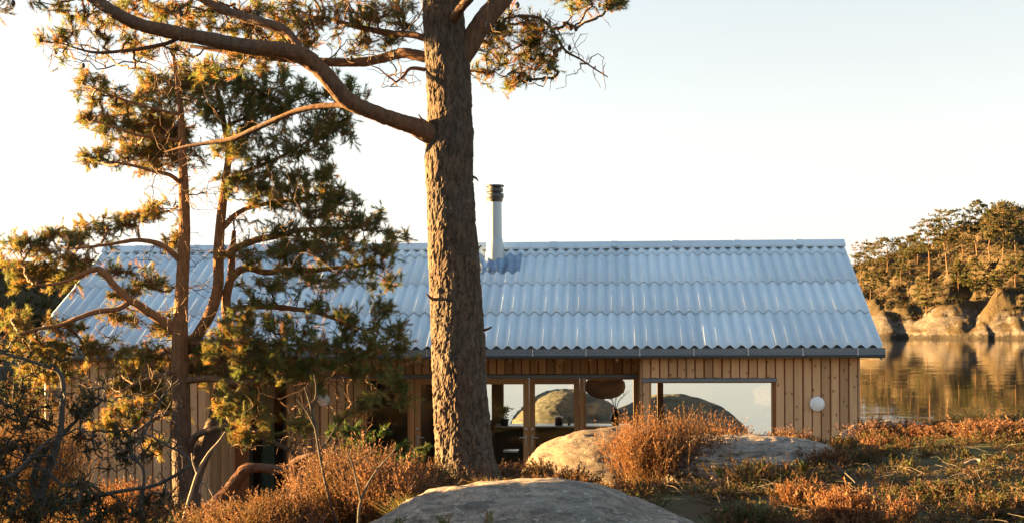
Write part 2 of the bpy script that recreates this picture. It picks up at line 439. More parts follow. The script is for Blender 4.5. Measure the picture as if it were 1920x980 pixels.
def hill_ground():
    m = NT('hill_ground'); p = m.pos()
    nz = m.n('SeparateXYZ', Vector=m.n('NewGeometry').outputs['Normal']).outputs[2]
    a = m.noise(p, 0.16, 6, 0.62, 0.4); b = m.noise(p, 0.9, 6, 0.65); fine = m.noise(p, 3.0, 5, 0.7)
    rock = m.mix(m.ramp(b, [(0.35, (0, 0, 0)), (0.65, (1, 1, 1))]), (0.080, 0.068, 0.058), (0.155, 0.125, 0.098))
    rock = m.mix(m.ramp(m.noise(m.map(p, (1, 1, 2.5)), 0.32, 6, 0.72, 1.4), [(0.47, (0, 0, 0)), (0.56, (0.85, 0.85, 0.85))]), rock, (0.07, 0.056, 0.042))
    veg = m.mix(m.ramp(fine, [(0.35, (0, 0, 0)), (0.65, (1, 1, 1))]), (0.045, 0.034, 0.018), (0.085, 0.058, 0.028))
    z = m.n('SeparateXYZ', Vector=p).outputs[2]
    low = m.n('MapRange', Value=z, i1=2.0, i2=8.0, i3=0.09, i4=-0.20).outputs[0]
    k = m.math('ADD', m.math('ADD', a, low), m.math('MULTIPLY', m.math('SUBTRACT', 0.75, nz), 0.35))
    c = m.mix(m.ramp(k, [(0.50, (0, 0, 0)), (0.56, (1, 1, 1))]), veg, rock)
    wet = m.n('MapRange', Value=m.math('ADD', z, m.math('MULTIPLY', m.math('SUBTRACT', b, 0.5), 2.2)), i1=0.55, i2=1.0, i3=1.0, i4=0.0).outputs[0]
    c = m.mix(wet, c, (0.035, 0.028, 0.02))
    MAT['hill_ground'] = m.done(m.principled(c, 0.9, 0.1, m.bump(m.math('ADD', b, fine), 0.8, 0.5)))
hill_ground()

def water():
    m = NT('water'); p = m.pos()
    q = m.map(p, (0.55, 1.0, 1.0))
    a = m.noise(q, 1.1, 3, 0.5); b = m.noise(q, 0.22, 3, 0.5)
    gust = m.ramp(m.noise(m.map(p, (0.02, 0.05, 1)), 1.0, 3), [(0.35, (0.25, 0.25, 0.25)), (0.65, (1, 1, 1))])
    h = m.math('MULTIPLY', m.math('ADD', m.math('MULTIPLY', a, 0.05), m.math('MULTIPLY', b, 0.22)), gust)
    nrm = m.bump(h, 0.16, 1.0)
    MAT['water'] = m.done(m.principled((0.012, 0.016, 0.014), 0.03, 0.5, nrm))
water()
# ------------------------------------------------------------------ the land
CTRL = np.array([
 (0, 0, 2.9), (0, 4, 2.95), (-4, 4, 2.8), (4, 4, 2.98), (9, 4, 3.0), (0, 8, 2.98), (2, 8, 3.04), (4, 8, 3.1), (6, 9, 3.12), (5, 11, 3.13), (6.5, 13, 3.2), (7, 15, 3.22),
 (5.8, 15.5, 3.24), (4.6, 15.5, 3.14), (3.2, 15, 3.02), (3.6, 12, 3.1), (1.6, 12, 2.92), (1.6, 10, 3.0), (0.2, 14, 2.55), (0.2, 16, 2.3), (-0.45, 12, 2.98), (-0.45, 10.5, 2.95), (-1.4, 12, 2.85),
 (-2, 10.5, 2.72), (-3.3, 13, 2.62), (-4.2, 13, 2.5), (-5, 11, 2.55), (-5, 8, 2.6), (-2, 7.5, 2.75), (-2.2, 15, 2.2), (-5.5, 15, 2.2), (2.2, 16.5, 2.3),
 (0, 18.8, 1.35), (-3, 18.8, 1.35), (-6, 18.8, 1.4), (-8.5, 18.8, 1.5), (3, 18.6, 1.5), (5.3, 18.8, 1.6), (8, 18, 2.0), (10, 14.5, 2.7), (0, 22, 1.2), (0, 26, 1.2), (-6, 26, 1.2), (6, 25, 1.0),
 (0, 30, 1.0), (4, 30, 1.0), (-6, 31, 0.6), (0, 36, -1.6), (-8, 36, -1.6), (9, 34, -1.8), (10, 27, -1.2), (13, 21, -1.2), (15, 15, 0.4), (20, 15, -2), (22, 25, -3), (0, 45, -3), (-14, 40, -3), (20, 40, -3),
 (-9, 13, 2.5), (-4.4, 17, 2.05), (-2, 17, 1.85), (-8.6, 20.5, 2.0), (-10, 18, 2.6), (-10.5, 22.5, 3.3), (-12, 26, 2.6), (-15, 33, -1), (-24, 24, -1), (-28, 12, -0.5), (-8.5, 9, 2.9), (-8, 5, 3.3), (-12, 7.5, 4.0), (-14, 3, 4.9), (-20, 4, 4.2), (-30, 0, 1), (12, 4, 2.8), (16, 8, 2.0), (24, 4, 0.5), (34, 4, -2),
 (0, -6, 3.3), (-10, -8, 5.0), (10, -8, 3.6), (0, -16, 5.2), (-20, -18, 5.0), (18, -18, 3.0), (0, -34, 4.0), (-30, -34, 2.0), (34, -30, -2), (0, -50, -1), (-50, -10, -3), (-40, 30, -3), (45, -5, -3)], float)
_d = np.hypot(CTRL[:, None, 0] - CTRL[None, :, 0], CTRL[:, None, 1] - CTRL[None, :, 1])
_A = np.block([[_d + 0.02 * np.eye(len(CTRL)), np.ones((len(CTRL), 1))], [np.ones((1, len(CTRL))), np.zeros((1, 1))]])
_W = np.linalg.solve(_A, np.append(CTRL[:, 2], 0.0))

def ground_z(x, y):
    x, y = np.atleast_1d(np.asarray(x, float)), np.atleast_1d(np.asarray(y, float))
    sh = x.shape; x, y = x.ravel(), y.ravel()
    z = np.hypot(x[:, None] - CTRL[None, :, 0], y[:, None] - CTRL[None, :, 1]) @ _W[:-1] + _W[-1]
    P = np.stack([x, y, np.zeros_like(x)], -1)
    z = z + 0.09 * fbm(P * 0.55, 4, 3) + 0.03 * fbm(P * 2.6, 3, 9)
    # unseen rocky knoll off to the left, added to shade the near ground
    e = np.hypot((x + 9.8) / 3.4, (y - 8.9) / 2.4)
    z = z + 2.3 * np.clip(1.25 - e, 0, 1) ** 0.7 * (1 + 0.15 * fbm(P * 0.9, 3, 15))
    e = np.hypot((x + 4.6) / 3.6, (y - 32.2) / 1.6)      # unseen rise hidden behind the house, added to shade the rock domes
    z = np.maximum(z, 3.75 - 2.6 * e ** 2)
    return np.maximum(z, -4.0).reshape(sh)

def make_ground():
    gx = np.unique(np.concatenate([np.linspace(-60, -9, 52), np.linspace(-9, 10, 190), np.linspace(10, 60, 50)]))
    gy = np.unique(np.concatenate([np.linspace(-60, 2, 44), np.linspace(2, 20, 150), np.linspace(20, 60, 60)]))
    X, Y = np.meshgrid(gx, gy)
    Z = ground_z(X, Y)
    n, m = len(gy), len(gx)
    i = np.arange(n - 1)[:, None] * m + np.arange(m - 1)[None, :]
    f = np.stack([i, i + 1, i + m + 1, i + m], -1).reshape(-1, 4)
    o = put('ground', mesh_np('ground', np.stack([X, Y, Z], -1).reshape(-1, 3), [f], MAT['moss_and_soil'], True))
    tag(o, kind='structure')
make_ground()

w = MB(); w.add([(-9000, -9000, 0), (9000, -9000, 0), (9000, 9000, 0), (-9000, 9000, 0)], [(0, 1, 2, 3)])
tag(w.build('water', MAT['water']), kind='structure')

# far wooded shores: px -> (waterline distance, ground skyline in photo pixels)
def shore_fn(px, kind):
    if kind == 'right':
        sky_y = np.interp(px, [1300, 1480, 1560, 1640, 1700, 1760, 1810, 1850, 1880, 1920, 2050, 2300, 2800], [600, 575, 540, 508, 492, 470, 446, 424, 408, 408, 392, 400, 470])
        return np.interp(px, [1300, 1500, 1640, 1920, 2300, 2800], [300.0, 288.0, 272.0, 250.0, 222.0, 205.0]), sky_y
    if kind == 'left':
        sky_y = np.interp(px, [-1500, -900, -500, -150, 0, 60, 130, 220, 330, 460], [560, 500, 490, 500, 508, 514, 530, 552, 575, 604])
        return np.interp(px, [-1500, 460], [150.0, 190.0]), sky_y
    sky_y = np.interp(px, [-2600, -600, 0, 400, 900, 1400, 1700, 3200], [560, 556, 566, 572, 576, 574, 566, 560]) + 0.0
    return np.full_like(px, 520.0), sky_y

PROF = np.array([(0, -0.04), (0.012, 0.04), (0.045, 0.08), (0.10, 0.155), (0.18, 0.27), (0.35, 0.60), (0.6, 0.80), (0.85, 0.96), (1.0, 1.0), (1.3, 0.97), (2.2, 0.75), (4.0, 0.2), (5.0, -0.1)])
def hill_z(X, Y, kind):
    px = CX + F * X / Y
    sh, sky_y = shore_fn(px, kind)
    depth = {'right': 62.0, 'left': 45.0, 'back': 90.0}[kind]
    P = np.stack([X, Y, 0 * X], -1)
    wob = fbm(P * 0.05, 4, 21) * 7.0 + fbm(P * 0.25, 3, 23) * 1.5
    zero = np.zeros_like(X)
    b1, _, r1 = cells(X / 11.0 + 0.3 * fbm(P * 0.09, 3, 81), 0.5 + zero, 100000, 3)
    b2, _, r2 = cells(X / 4.0 + 0.6 * fbm(P * 0.12, 3, 83), 0.5 + zero, 100000, 4)
    bulge = (2.5 + 3.5 * r1) * np.sqrt(np.clip(1 - (b1 / 0.8) ** 2, 0, 1)) + (0.8 + 1.6 * r2) * np.sqrt(np.clip(1 - (b2 / 0.8) ** 2, 0, 1)) - 3.5
    t = (Y - sh + (bulge if kind == 'right' else 0 * bulge) - np.where(kind == 'right', wob * 0.3, wob)) / depth
    top = CZ + (Y0 - sky_y) / F * (sh + depth)
    z = np.interp(t, PROF[:, 0], PROF[:, 1]) * np.maximum(top, 0.5)
    amp = np.clip(t * 10, 0, 1) * np.clip(top / 14.0, 0.05, 1)
    rid = 1 - np.abs(fbm(P * np.array([0.10, 0.07, 1.0]), 4, 31)) * 2
    wq = P + 2.5 * np.stack([fbm(P * 0.12, 3, 71), fbm(P * 0.12 + 5, 3, 73), 0 * X], -1)
    d1, ed, ri = cells(wq[:, 0] / 9.0, wq[:, 1] / 8.0, 100000, 5)
    d2, ed2, ri2 = cells(wq[:, 0] / 3.6, wq[:, 1] / 3.2, 100000, 9)
    lump = (0.5 + ri) * np.clip(1 - (d1 / 0.75) ** 2, 0, 1) * 2.6 + (0.4 + ri2) * np.clip(1 - (d2 / 0.75) ** 2, 0, 1) * 0.8 - 1.2
    z = z + amp * (rid * 1.2 - 0.6 + lump + fbm(P * 0.35, 4, 37) * 0.6)
    return np.where(t < -0.02, -3.0, z)

def make_hill(name, kind, pxa, pxb, npx, ny):
    depth = {'right': 62.0, 'left': 45.0, 'back': 90.0}[kind]
    px = np.linspace(pxa, pxb, npx)
    t = np.concatenate([np.linspace(-0.12, 0.25, int(ny * 0.45)), np.linspace(0.25, 1.3, int(ny * 0.45))[1:], np.linspace(1.3, 4.9, int(ny * 0.1) + 2)[1:]])
    PX, T = np.meshgrid(px, t)
    sh, _ = shore_fn(PX.ravel(), kind)
    Y = sh + T.ravel() * depth
    X = (PX.ravel() - CX) / F * Y
    Z = hill_z(X, Y, kind)
    n, m = len(t), npx
    i = np.arange(n - 1)[:, None] * m + np.arange(m - 1)[None, :]
    f = np.stack([i, i + 1, i + m + 1, i + m], -1).reshape(-1, 4)
    tag(put(name, mesh_np(name, np.stack([X, Y, Z], -1), [f], MAT['hill_ground'], True)), kind='structure')
make_hill('hill', 'right', 1300, 2600, 320, 130)
make_hill('hill', 'left', -1500, 470, 240, 90)
make_hill('hill', 'back', -2600, 3200, 200, 50)

def hill_hit(px, py, kind, lo=None, hi=None):
    """where the sight line through a photo pixel meets a hill"""
    Y = np.linspace(lo or 150, hi or 420, 900)
    X = (px - CX) / F * Y; zr = CZ - (py - Y0) / F * Y
    d = hill_z(X, Y, kind) - zr
    k = np.argmax(d > 0) if (d > 0).any() else int(np.argmax(d))
    return np.array([X[k], Y[k], hill_z(X[k:k + 1], Y[k:k + 1], kind)[0]])

def boulder(name, label, px, top_y, Y, a, b, c, seed, rough=0.06, lean=(0, 0), power=2.2, mat='granite', rz=0.0, cat='rock'):
    """half-buried rounded rock: its top is seen at (px, top_y)"""
    top = at(px, top_y, Y)
    n, m = (240, 100) if Y < 10 else (150, 70)
    th = np.linspace(0, 2 * math.pi, n, endpoint=False)
    el = np.linspace(-0.35, math.pi / 2, m)
    TH, EL = np.meshgrid(th, el)
    TH, EL = TH.ravel(), EL.ravel()
    ce = np.sign(np.cos(EL)) * np.abs(np.cos(EL)) ** (2 / power)
    se = np.sign(np.sin(EL)) * np.abs(np.sin(EL)) ** (2 / power)
    D = np.stack([ce * np.cos(TH), ce * np.sin(TH), se], -1)
    k = 1 + rough * 1.6 * fbm(D * 1.3 + seed, 3, seed) + rough * 0.5 * fbm(D * 5 + seed, 4, seed + 5)
    k = k + rough * 0.22 * fbm(D * np.array([9, 9, 16.0]) + seed, 4, seed + 8) + 0.004 * fbm(D * 30, 3, seed + 9)
    led = np.abs(fbm(D * np.array([2.0, 2.0, 7.0]) + seed, 3, seed + 11))
    k = k - rough * 0.35 * np.clip(0.12 - led, 0, 1) / 0.12
    V = D * k[:, None] * np.array([a, b, c])
    V[:, 0] += lean[0] * V[:, 2]; V[:, 1] += lean[1] * V[:, 2]
    cr, sr = math.cos(rz), math.sin(rz)
    V[:, :2] = np.stack([V[:, 0] * cr - V[:, 1] * sr, V[:, 0] * sr + V[:, 1] * cr], -1)
    V[:, 2] += -V[:, 2].max()
    i = np.arange(m - 1)[:, None] * n
    kk = np.arange(n)[None, :]; j = (kk + 1) % n
    f = np.stack([i + kk, i + j, i + n + j, i + n + kk], -1).reshape(-1, 4)
    o = put(name, mesh_np(name, V, [f], MAT[mat], True), None, tuple(top))
    return tag(o, label, cat)
boulder('boulder', 'broad grey rounded boulder filling the bottom centre of the foreground', 1025, 899, 8.8, 1.40, 1.5, 0.62, 4, 0.085, (-0.25, 0), 2.0, 'grey_granite')
boulder('boulder', 'sunlit smooth boulder standing in front of the glazed doors', 1185, 797, 14.6, 1.28, 1.1, 0.86, 12, 0.06, (-0.12, 0), 2.2)
boulder('rock_slab', 'low flat pink granite slab right of the large heather bush', 1400, 819, 13.6, 0.98, 1.1, 0.32, 23, 0.10, (0, 0), 2.4, 'grey_granite', -0.12)
boulder('rock_slab', 'pinkish flat rock at the crest beside the water', 1690, 792, 15.6, 0.72, 0.7, 0.30, 31, 0.10, (0, 0), 2.5, 'grey_granite')
boulder('rock_dome', 'large half sunlit rock dome seen through the glazed doors behind the house', 1058, 728, 30.5, 1.65, 1.6, 1.9, 41, 0.06, (0, 0), 2.1, 'dark_granite')
boulder('rock_dome', 'dark rock dome sloping to the right behind the wide picture window', 1255, 738, 31.5, 2.1, 1.7, 1.85, 47, 0.05, (0, 0), 1.9, 'dark_granite')
# ------------------------------------------------------------------ the house
TH = R(4.1)
OX, OY, FLOOR = 5.26, 20.3, 1.45               # right front corner of the front wall
E1 = (math.cos(TH), -math.sin(TH)); E2 = (math.sin(TH), math.cos(TH))
house = empty('summer_house', (OX, OY, FLOOR), -TH)
tag(house, 'long low timber house with corrugated grey-blue roof and glazed doors', 'house')
def u_at(px, v):
    k = (px - CX) / F
    return (k * (OY + v * E2[1]) - OX - v * E2[0]) / (E1[0] + k * math.sin(TH))
def dist(u, v): return OY - u * math.sin(TH) + v * E2[1]
def h_at(py, u, v): return CZ - (py - Y0) / F * dist(u, v) - FLOOR     # height above the floor

EAVE_V, RIDGE_V, BACK_V = -0.30, 3.07, 6.12
PITCH = 0.514
EAVE_H = CZ - 0.47 - FLOOR                       # corrugated edge above the floor
def roof_h(v): return EAVE_H + (v - EAVE_V) * PITCH
UR, UL = 0.32, -12.90                             # verges
WL = -12.72                                       # left end of the wall
UC, UB, VR = -10.12, u_at(1203, 0), 1.55          # inner corner of the porch, right end of the porch, porch depth
RETURN_TOP = 0.17                                 # roof build-up below the sheets

# --- roof: deck, then every corrugated sheet on it
d = MB()
prof = [(EAVE_V + 0.05, roof_h(EAVE_V + 0.05) - 0.075), (RIDGE_V, roof_h(RIDGE_V) - 0.075), (6.39, roof_h(EAVE_V + 0.05) - 0.075),
        (6.39, roof_h(EAVE_V + 0.05) - 0.17), (RIDGE_V, roof_h(RIDGE_V) - 0.17), (EAVE_V + 0.05, roof_h(EAVE_V + 0.05) - 0.17)]
V = [(u, p[0], p[1]) for u in (UL + 0.03, UR - 0.03) for p in prof]
d.add(V, [(k, (k + 1) % 6, 6 + (k + 1) % 6, 6 + k) for k in range(6)] + [(0, 5, 4, 1), (1, 4, 3, 2), (6, 7, 10, 11), (7, 8, 9, 10)])
roof = d.build('roof', MAT['lining'], house)

WAVE, NW = 0.177, 6
def sheet_mesh(nw, run, name='roof_sheet', up=1):
    """corrugated sheet, nw waves wide, run metres (horizontal) deep, origin at its lower left corner"""
    seg = 12
    n = int(nw * seg) + 1
    x = np.linspace(-0.03, nw * WAVE, n)
    z = 0.027 * np.cos(2 * math.pi * x / WAVE) + 0.003 * (1 - x / (nw * WAVE)) * min(1.0, nw / 6)
    t = 0.0075
    rise = run * PITCH
    V = []
    for yy, zz in ((0.0, 0.016), (run * 0.5, 0.5 * rise + 0.006), (run, rise - 0.004)):
        V += [np.stack([x, np.full(n, yy), z + zz + 0.0], -1)]
    for yy, zz in ((0.0, 0.016), (run, rise - 0.004)):
        V += [np.stack([x, np.full(n, yy), z + zz - t], -1)]
    k = np.arange(n - 1)
    q = lambda a, b: np.stack([a * n + k, a * n + k + 1, b * n + k + 1, b * n + k], -1)
    f = [q(0, 1), q(1, 2), q(4, 3), q(3, 0), np.array([[0, n, 2 * n, 4 * n], [0, 4 * n, 3 * n, 3 * n]])[:1]]
    me = mesh_np(name, np.vstack(V), [np.concatenate(f[:4]), np.array([[0, n, 2 * n, 4 * n, 3 * n]])], MAT['fibre_cement'], True)
    return me
ROWS = [(EAVE_V, 1.12), (EAVE_V + 1.029, 1.06), (EAVE_V + 1.993, 1.11), (EAVE_V + 3.01, 0.35)]
SEAM0 = -0.185
cols = [(SEAM0, (UR - SEAM0) / WAVE)]
u = SEAM0
while u - NW * WAVE > UL:
    u -= NW * WAVE; cols.append((u, NW))
cols.append((UL, (u - UL) / WAVE))
rng = random.Random(5)
sheets = {}
screws = MB()
for v0, run in ROWS:
    for uu, nw in cols:
        key = (round(nw, 3), run)
        if key not in sheets: sheets[key] = sheet_mesh(nw, run)
        o = put('roof_sheet', sheets[key], roof, (uu, v0, roof_h(v0) + rng.uniform(-0.002, 0.002)))
        o.rotation_euler = (rng.uniform(-0.002, 0.002), rng.uniform(-0.002, 0.002), rng.uniform(-0.0012, 0.0012))
        if nw >= 5 and run > 0.5:
            for wv in (1, 5):
                c = (uu + wv * WAVE, v0 + 0.08, roof_h(v0 + 0.08) + 0.026 + 0.014)
                screws.lathe([(0.0, 0.010), (0.010, 0.007), (0.012, 0.0)], c, 6)
tag(screws.build('screws', MAT['dark_steel'], roof), kind='stuff')
for k, (uu, nw) in enumerate(cols):                # the far slope, turned away from the camera
    me = sheet_mesh(nw, 3.36)
    o = put('roof_sheet', me, roof, (uu + nw * WAVE, 2 * RIDGE_V - EAVE_V, roof_h(EAVE_V)))
    o.rotation_euler = (0, 0, math.pi)
# ridge cap pieces
RJ = [UR + 0.02] + [UR - 0.82 - 1.075 * k for k in range(12)]
RJ = [x for x in RJ if x > UL + 0.1] + [UL - 0.02]
rz_ = roof_h(RIDGE_V)
for k in range(len(RJ) - 1):
    a, b = RJ[k + 1], RJ[k]
    m = MB(); e = 0.0
    pr = lambda o_: [(RIDGE_V - 0.165, rz_ - 0.165 * PITCH + 0.058 + o_), (RIDGE_V - 0.03, rz_ + 0.075 + o_), (RIDGE_V + 0.03, rz_ + 0.075 + o_), (RIDGE_V + 0.165, rz_ - 0.165 * PITCH + 0.058 + o_),
                     (RIDGE_V + 0.165, rz_ - 0.165 * PITCH + 0.028 + o_), (RIDGE_V - 0.165, rz_ - 0.165 * PITCH + 0.028 + o_)]
    m.prism_u(pr(0.0), a, b)
    m.prism_u(pr(0.006), a - 0.01, a + 0.11)
    cap = m.build('ridge_cap', MAT['fibre_cement'], roof)
# barge boards on both gable ends
for uu, s in ((UR, -1), (UL, 1)):
    for va, vb in ((EAVE_V + 0.02, RIDGE_V), (6.42, RIDGE_V)):
        m = MB(); za, zb = roof_h(EAVE_V + 0.02) - 0.05, roof_h(RIDGE_V) - 0.05
        u0, u1 = uu + s * 0.005, uu + s * 0.035
        V = [(q, y, z) for q in (u0, u1) for y, z in ((va, za), (vb, zb), (vb, zb - 0.15), (va, za - 0.15))]
        m.add(V, [(0, 1, 2, 3), (7, 6, 5, 4), (0, 4, 5, 1), (1, 5, 6, 2), (2, 6, 7, 3), (3, 7, 4, 0)])
        m.build('barge_board', MAT['zinc'], roof)

# --- gutter with its brackets
g = MB()
gh = EAVE_H - 0.012
gp = [(-0.33, gh), (-0.33, gh - 0.082), (-0.344, gh - 0.088), (-0.346, gh - 0.098), (-0.335, gh - 0.106), (-0.315, gh - 0.135), (-0.27, gh - 0.15), (-0.22, gh - 0.145), (-0.20, gh - 0.10), (-0.20, gh),
      (-0.206, gh), (-0.206, gh - 0.10), (-0.225, gh - 0.139), (-0.27, gh - 0.144), (-0.31, gh - 0.13), (-0.324, gh - 0.10), (-0.324, gh)]
g.prism_u(gp, UL + 0.02, UR + 0.03)
gutter = g.build('gutter', MAT['zinc'], house)
ub = u_at(1608, -0.33)
while ub > UL + 0.2:
    m = MB()
    m.box(ub - 0.007, ub + 0.007, -0.3485, -0.3325, gh - 0.098, gh + 0.004)
    m.box(ub - 0.011, ub + 0.011, -0.353, -0.3465, gh - 0.106, gh - 0.088)
    m.box(ub - 0.007, ub + 0.007, -0.349, -0.20, gh + 0.002, gh + 0.006)
    m.build('bracket', MAT['bracket_steel'], gutter)
    ub -= 0.813
m = MB(); m.box(UL + 0.05, UR - 0.05, -0.19, -0.165, EAVE_H - 0.12, EAVE_H + 0.04)
m.build('fascia', MAT['zinc'], house)
m = MB()
du = WL + 0.06
m.tube([(du, -0.27, gh - 0.15), (du, -0.27, gh - 0.26), (du, -0.10, gh - 0.42), (du, -0.075, gh - 0.52), (du, -0.075, 0.05)], 0.04, 12)
m.build('downpipe', MAT['zinc'], gutter, True)

# --- walls: a dark backing, then each board on it
rb = random.Random(11)
def board(parent, u0, u1, v, h0, h1, axis='u', mat='cladding', t=0.024):
    m = MB(); j = rb.uniform(-0.0025, 0.0025)
    m.chamfer_box(u0, u1, v - t + j, v - 0.001, h0, h1)
    if axis == 'v':                                # a board of the return wall faces +u
        V = np.concatenate(m.v); m.v = [np.stack([UC - (V[:, 1] - v), V[:, 0], V[:, 2]], -1)]
    return m.build('board', MAT[mat], parent)
def boards(parent, u0, u1, v, h0, h1, pitch=0.1345, gap=0.022, axis='u', top=None):
    n = max(1, round((u1 - u0) / pitch)); p = (u1 - u0) / n
    for k in range(n):
        a, b = u0 + k * p + gap / 2, u0 + (k + 1) * p - gap / 2
        w_ = rb.uniform(-0.004, 0.004)
        hh = h1 if top is None else top(0.5 * (a + b))
        board(parent, a + w_, b + w_ * 0.5, v, h0 + rb.uniform(-0.004, 0.004), hh, axis)
def wall_backing(name, u0, u1, v0, v1, h0, h1):
    m = MB(); m.box(u0, u1, v0, v1, h0, h1)
    return m.build(name, MAT['backing'], house)

top0 = roof_h(0) - 0.20
# right bay with the picture window
WU0, WU1 = u_at(1206, 0), u_at(1453, 0)
WH1, WH0 = h_at(716, -2, 0), 0.62
wr = MB()
wr.box(UB, WU0 + 0.09, 0.0, 0.16, -0.3, top0); wr.box(WU1 - 0.02, 0.0, 0.0, 0.16, -0.3, top0)
wr.box(WU0 + 0.09, WU1 - 0.02, 0.0, 0.16, WH1 + 0.02, top0); wr.box(WU0 + 0.09, WU1 - 0.02, 0.0, 0.16, -0.3, WH0)
wall_r = wr.build('wall', MAT['backing'], house)
boards(wall_r, WU1, 0.0, 0.0, -0.3, top0)
boards(wall_r, UB, WU1, 0.0, WH1 + 0.05, top0)
boards(wall_r, UB, WU1, 0.0, -0.3, WH0 - 0.04)
m = MB(); m.chamfer_box(0.0, 0.03, -0.026, 0.0, -0.3, top0 + 0.02); m.build('corner_board', MAT['cladding'], wall_r)
def head_flashing(parent, u0, u1, v, h):
    m = MB()
    m.prism_u([(v - 0.06, h), (v - 0.06, h + 0.055), (v - 0.001, h + 0.062), (v - 0.001, h + 0.012), (v - 0.05, h)], u0, u1)
    return m.build('head_flashing', MAT['zinc'], parent)
def frame(name, parent, u0, u1, h0, h1, v, wl=0.06, wr_=0.06, wt=0.06, wb=0.06, dep=0.07, mat='joinery', glass_v=0.035):
    m = MB()
    m.chamfer_box(u0, u0 + wl, v, v + dep, h0, h1); m.chamfer_box(u1 - wr_, u1, v, v + dep, h0, h1)
    m.chamfer_box(u0 + wl, u1 - wr_, v + 0.001, v + dep - 0.001, h1 - wt, h1); m.chamfer_box(u0 + wl, u1 - wr_, v + 0.001, v + dep - 0.001, h0, h0 + wb)
    o = m.build(name, MAT[mat], parent)
    g_ = MB(); g_.add([(u0 + wl - 0.008, v + glass_v, h0 + wb - 0.008), (u1 - wr_ + 0.008, v + glass_v, h0 + wb - 0.008), (u1 - wr_ + 0.008, v + glass_v, h1 - wt + 0.008), (u0 + wl - 0.008, v + glass_v, h1 - wt + 0.008)], [(0, 1, 2, 3)])
    g_.build('pane', MAT['window_glass'], o)
    return o
head_flashing(wall_r, WU0 - 0.03, WU1 + 0.02, 0.0, WH1 - 0.01)
frame('window', house, WU0 + 0.09, WU1 - 0.02, WH0, WH1, 0.05, 0.03, 0.03, 0.03, 0.04)
m = MB(); m.chamfer_box(WU0 - 0.01, WU0 + 0.09, -0.018, 0.0, WH0 - 0.04, WH1); m.build('jamb', MAT['cladding'], wall_r)
# porch wall, set back under the eave
top1 = roof_h(VR) - 0.20
PH = h_at(707, -6, VR)                             # door head above the floor
PU = lambda px: u_at(px, VR)
G0, G1 = PU(463), PU(537)                          # glazed door beside the corner
N0, N1, N2, N3, N4, N5 = PU(678), PU(770), PU(884), PU(991), PU(1092), PU(1203)
wp = MB()
wp.box(UC, UB, VR, VR + 0.16, PH + 0.02, top1)
wp.box(UC, G0, VR, VR + 0.16, -0.25, PH + 0.02); wp.box(G1, N0, VR, VR + 0.16, -0.25, PH + 0.02)
wall_p = wp.build('wall', MAT['backing'], house)
boards(wall_p, UC, UB, VR, PH + 0.06, top1, 0.141)
boards(wall_p, G1, N0, VR, -0.25, PH + 0.02, 0.141)
head_flashing(wall_p, UC + 0.02, UB - 0.01, VR, PH - 0.005)
# return wall of the left bay
wv_ = MB(); wv_.box(UC - 0.16, UC, 0.0, VR, -0.3, top0 + 0.02)
wv_.add([(UC - 0.16, 0, top0), (UC, 0, top0), (UC, VR, top1), (UC - 0.16, VR, top1), (UC - 0.16, VR, top0), (UC, VR, top0)], [(0, 1, 2, 3), (4, 5, 2, 3)], [(0, 4, 3), (1, 2, 5)])
wall_v = wv_.build('wall', MAT['backing'], house)
boards(wall_v, 0.0, VR, 0.0, -0.3, top0, 0.1345, 0.022, 'v', lambda s: roof_h(s) - 0.22)
# right return of the porch
m = MB(); m.box(UB - 0.024, UB, 0.03, VR, -0.3, top0); m.build('corner_board', MAT['cladding'], wall_r)
# left bay front
wl_ = MB(); wl_.box(WL, UC, 0.0, 0.16, -0.3, top0)
wall_l = wl_.build('wall', MAT['backing'], house)
boards(wall_l, WL, UC + 0.02, 0.0, -0.3, top0, 0.142)
# gable ends and back wall
for ua, ub_ in ((WL, WL + 0.16), (-0.16, 0.0)):
    m = MB(); t_ = roof_h(0.16) - 0.20
    V = [(q, y, z) for q in (ua, ub_) for y, z in ((0.16, -0.3), (BACK_V, -0.3), (BACK_V, t_), (RIDGE_V, roof_h(RIDGE_V) - 0.20), (0.16, t_))]
    m.add(V, [(0, 5, 6, 1), (1, 6, 7, 2), (2, 7, 8, 3), (3, 8, 9, 4), (4, 9, 5, 0), (0, 1, 2, 4), (5, 9, 7, 6)], [(2, 3, 4), (7, 9, 8)])
    m.build('gable_wall', MAT['cladding'], house)
# rafter tails over the porch
ra = PU(962)
for px in (776, 804, 912, 958, 1008, 1056, 1106, 1156):
    uu = u_at(px, 0.1)
    m = MB()
    V = [(q, y, roof_h(y) - 0.172 - dz) for q in (uu - 0.022, uu + 0.022) for y in (-0.12, VR - 0.03) for dz in (0.0, 0.125)]
    m.add(V, [(0, 1, 3, 2), (4, 6, 7, 5), (0, 4, 5, 1), (2, 3, 7, 6), (0, 2, 6, 4), (1, 5, 7, 3)])
    m.build('rafter', MAT['cladding'], roof)

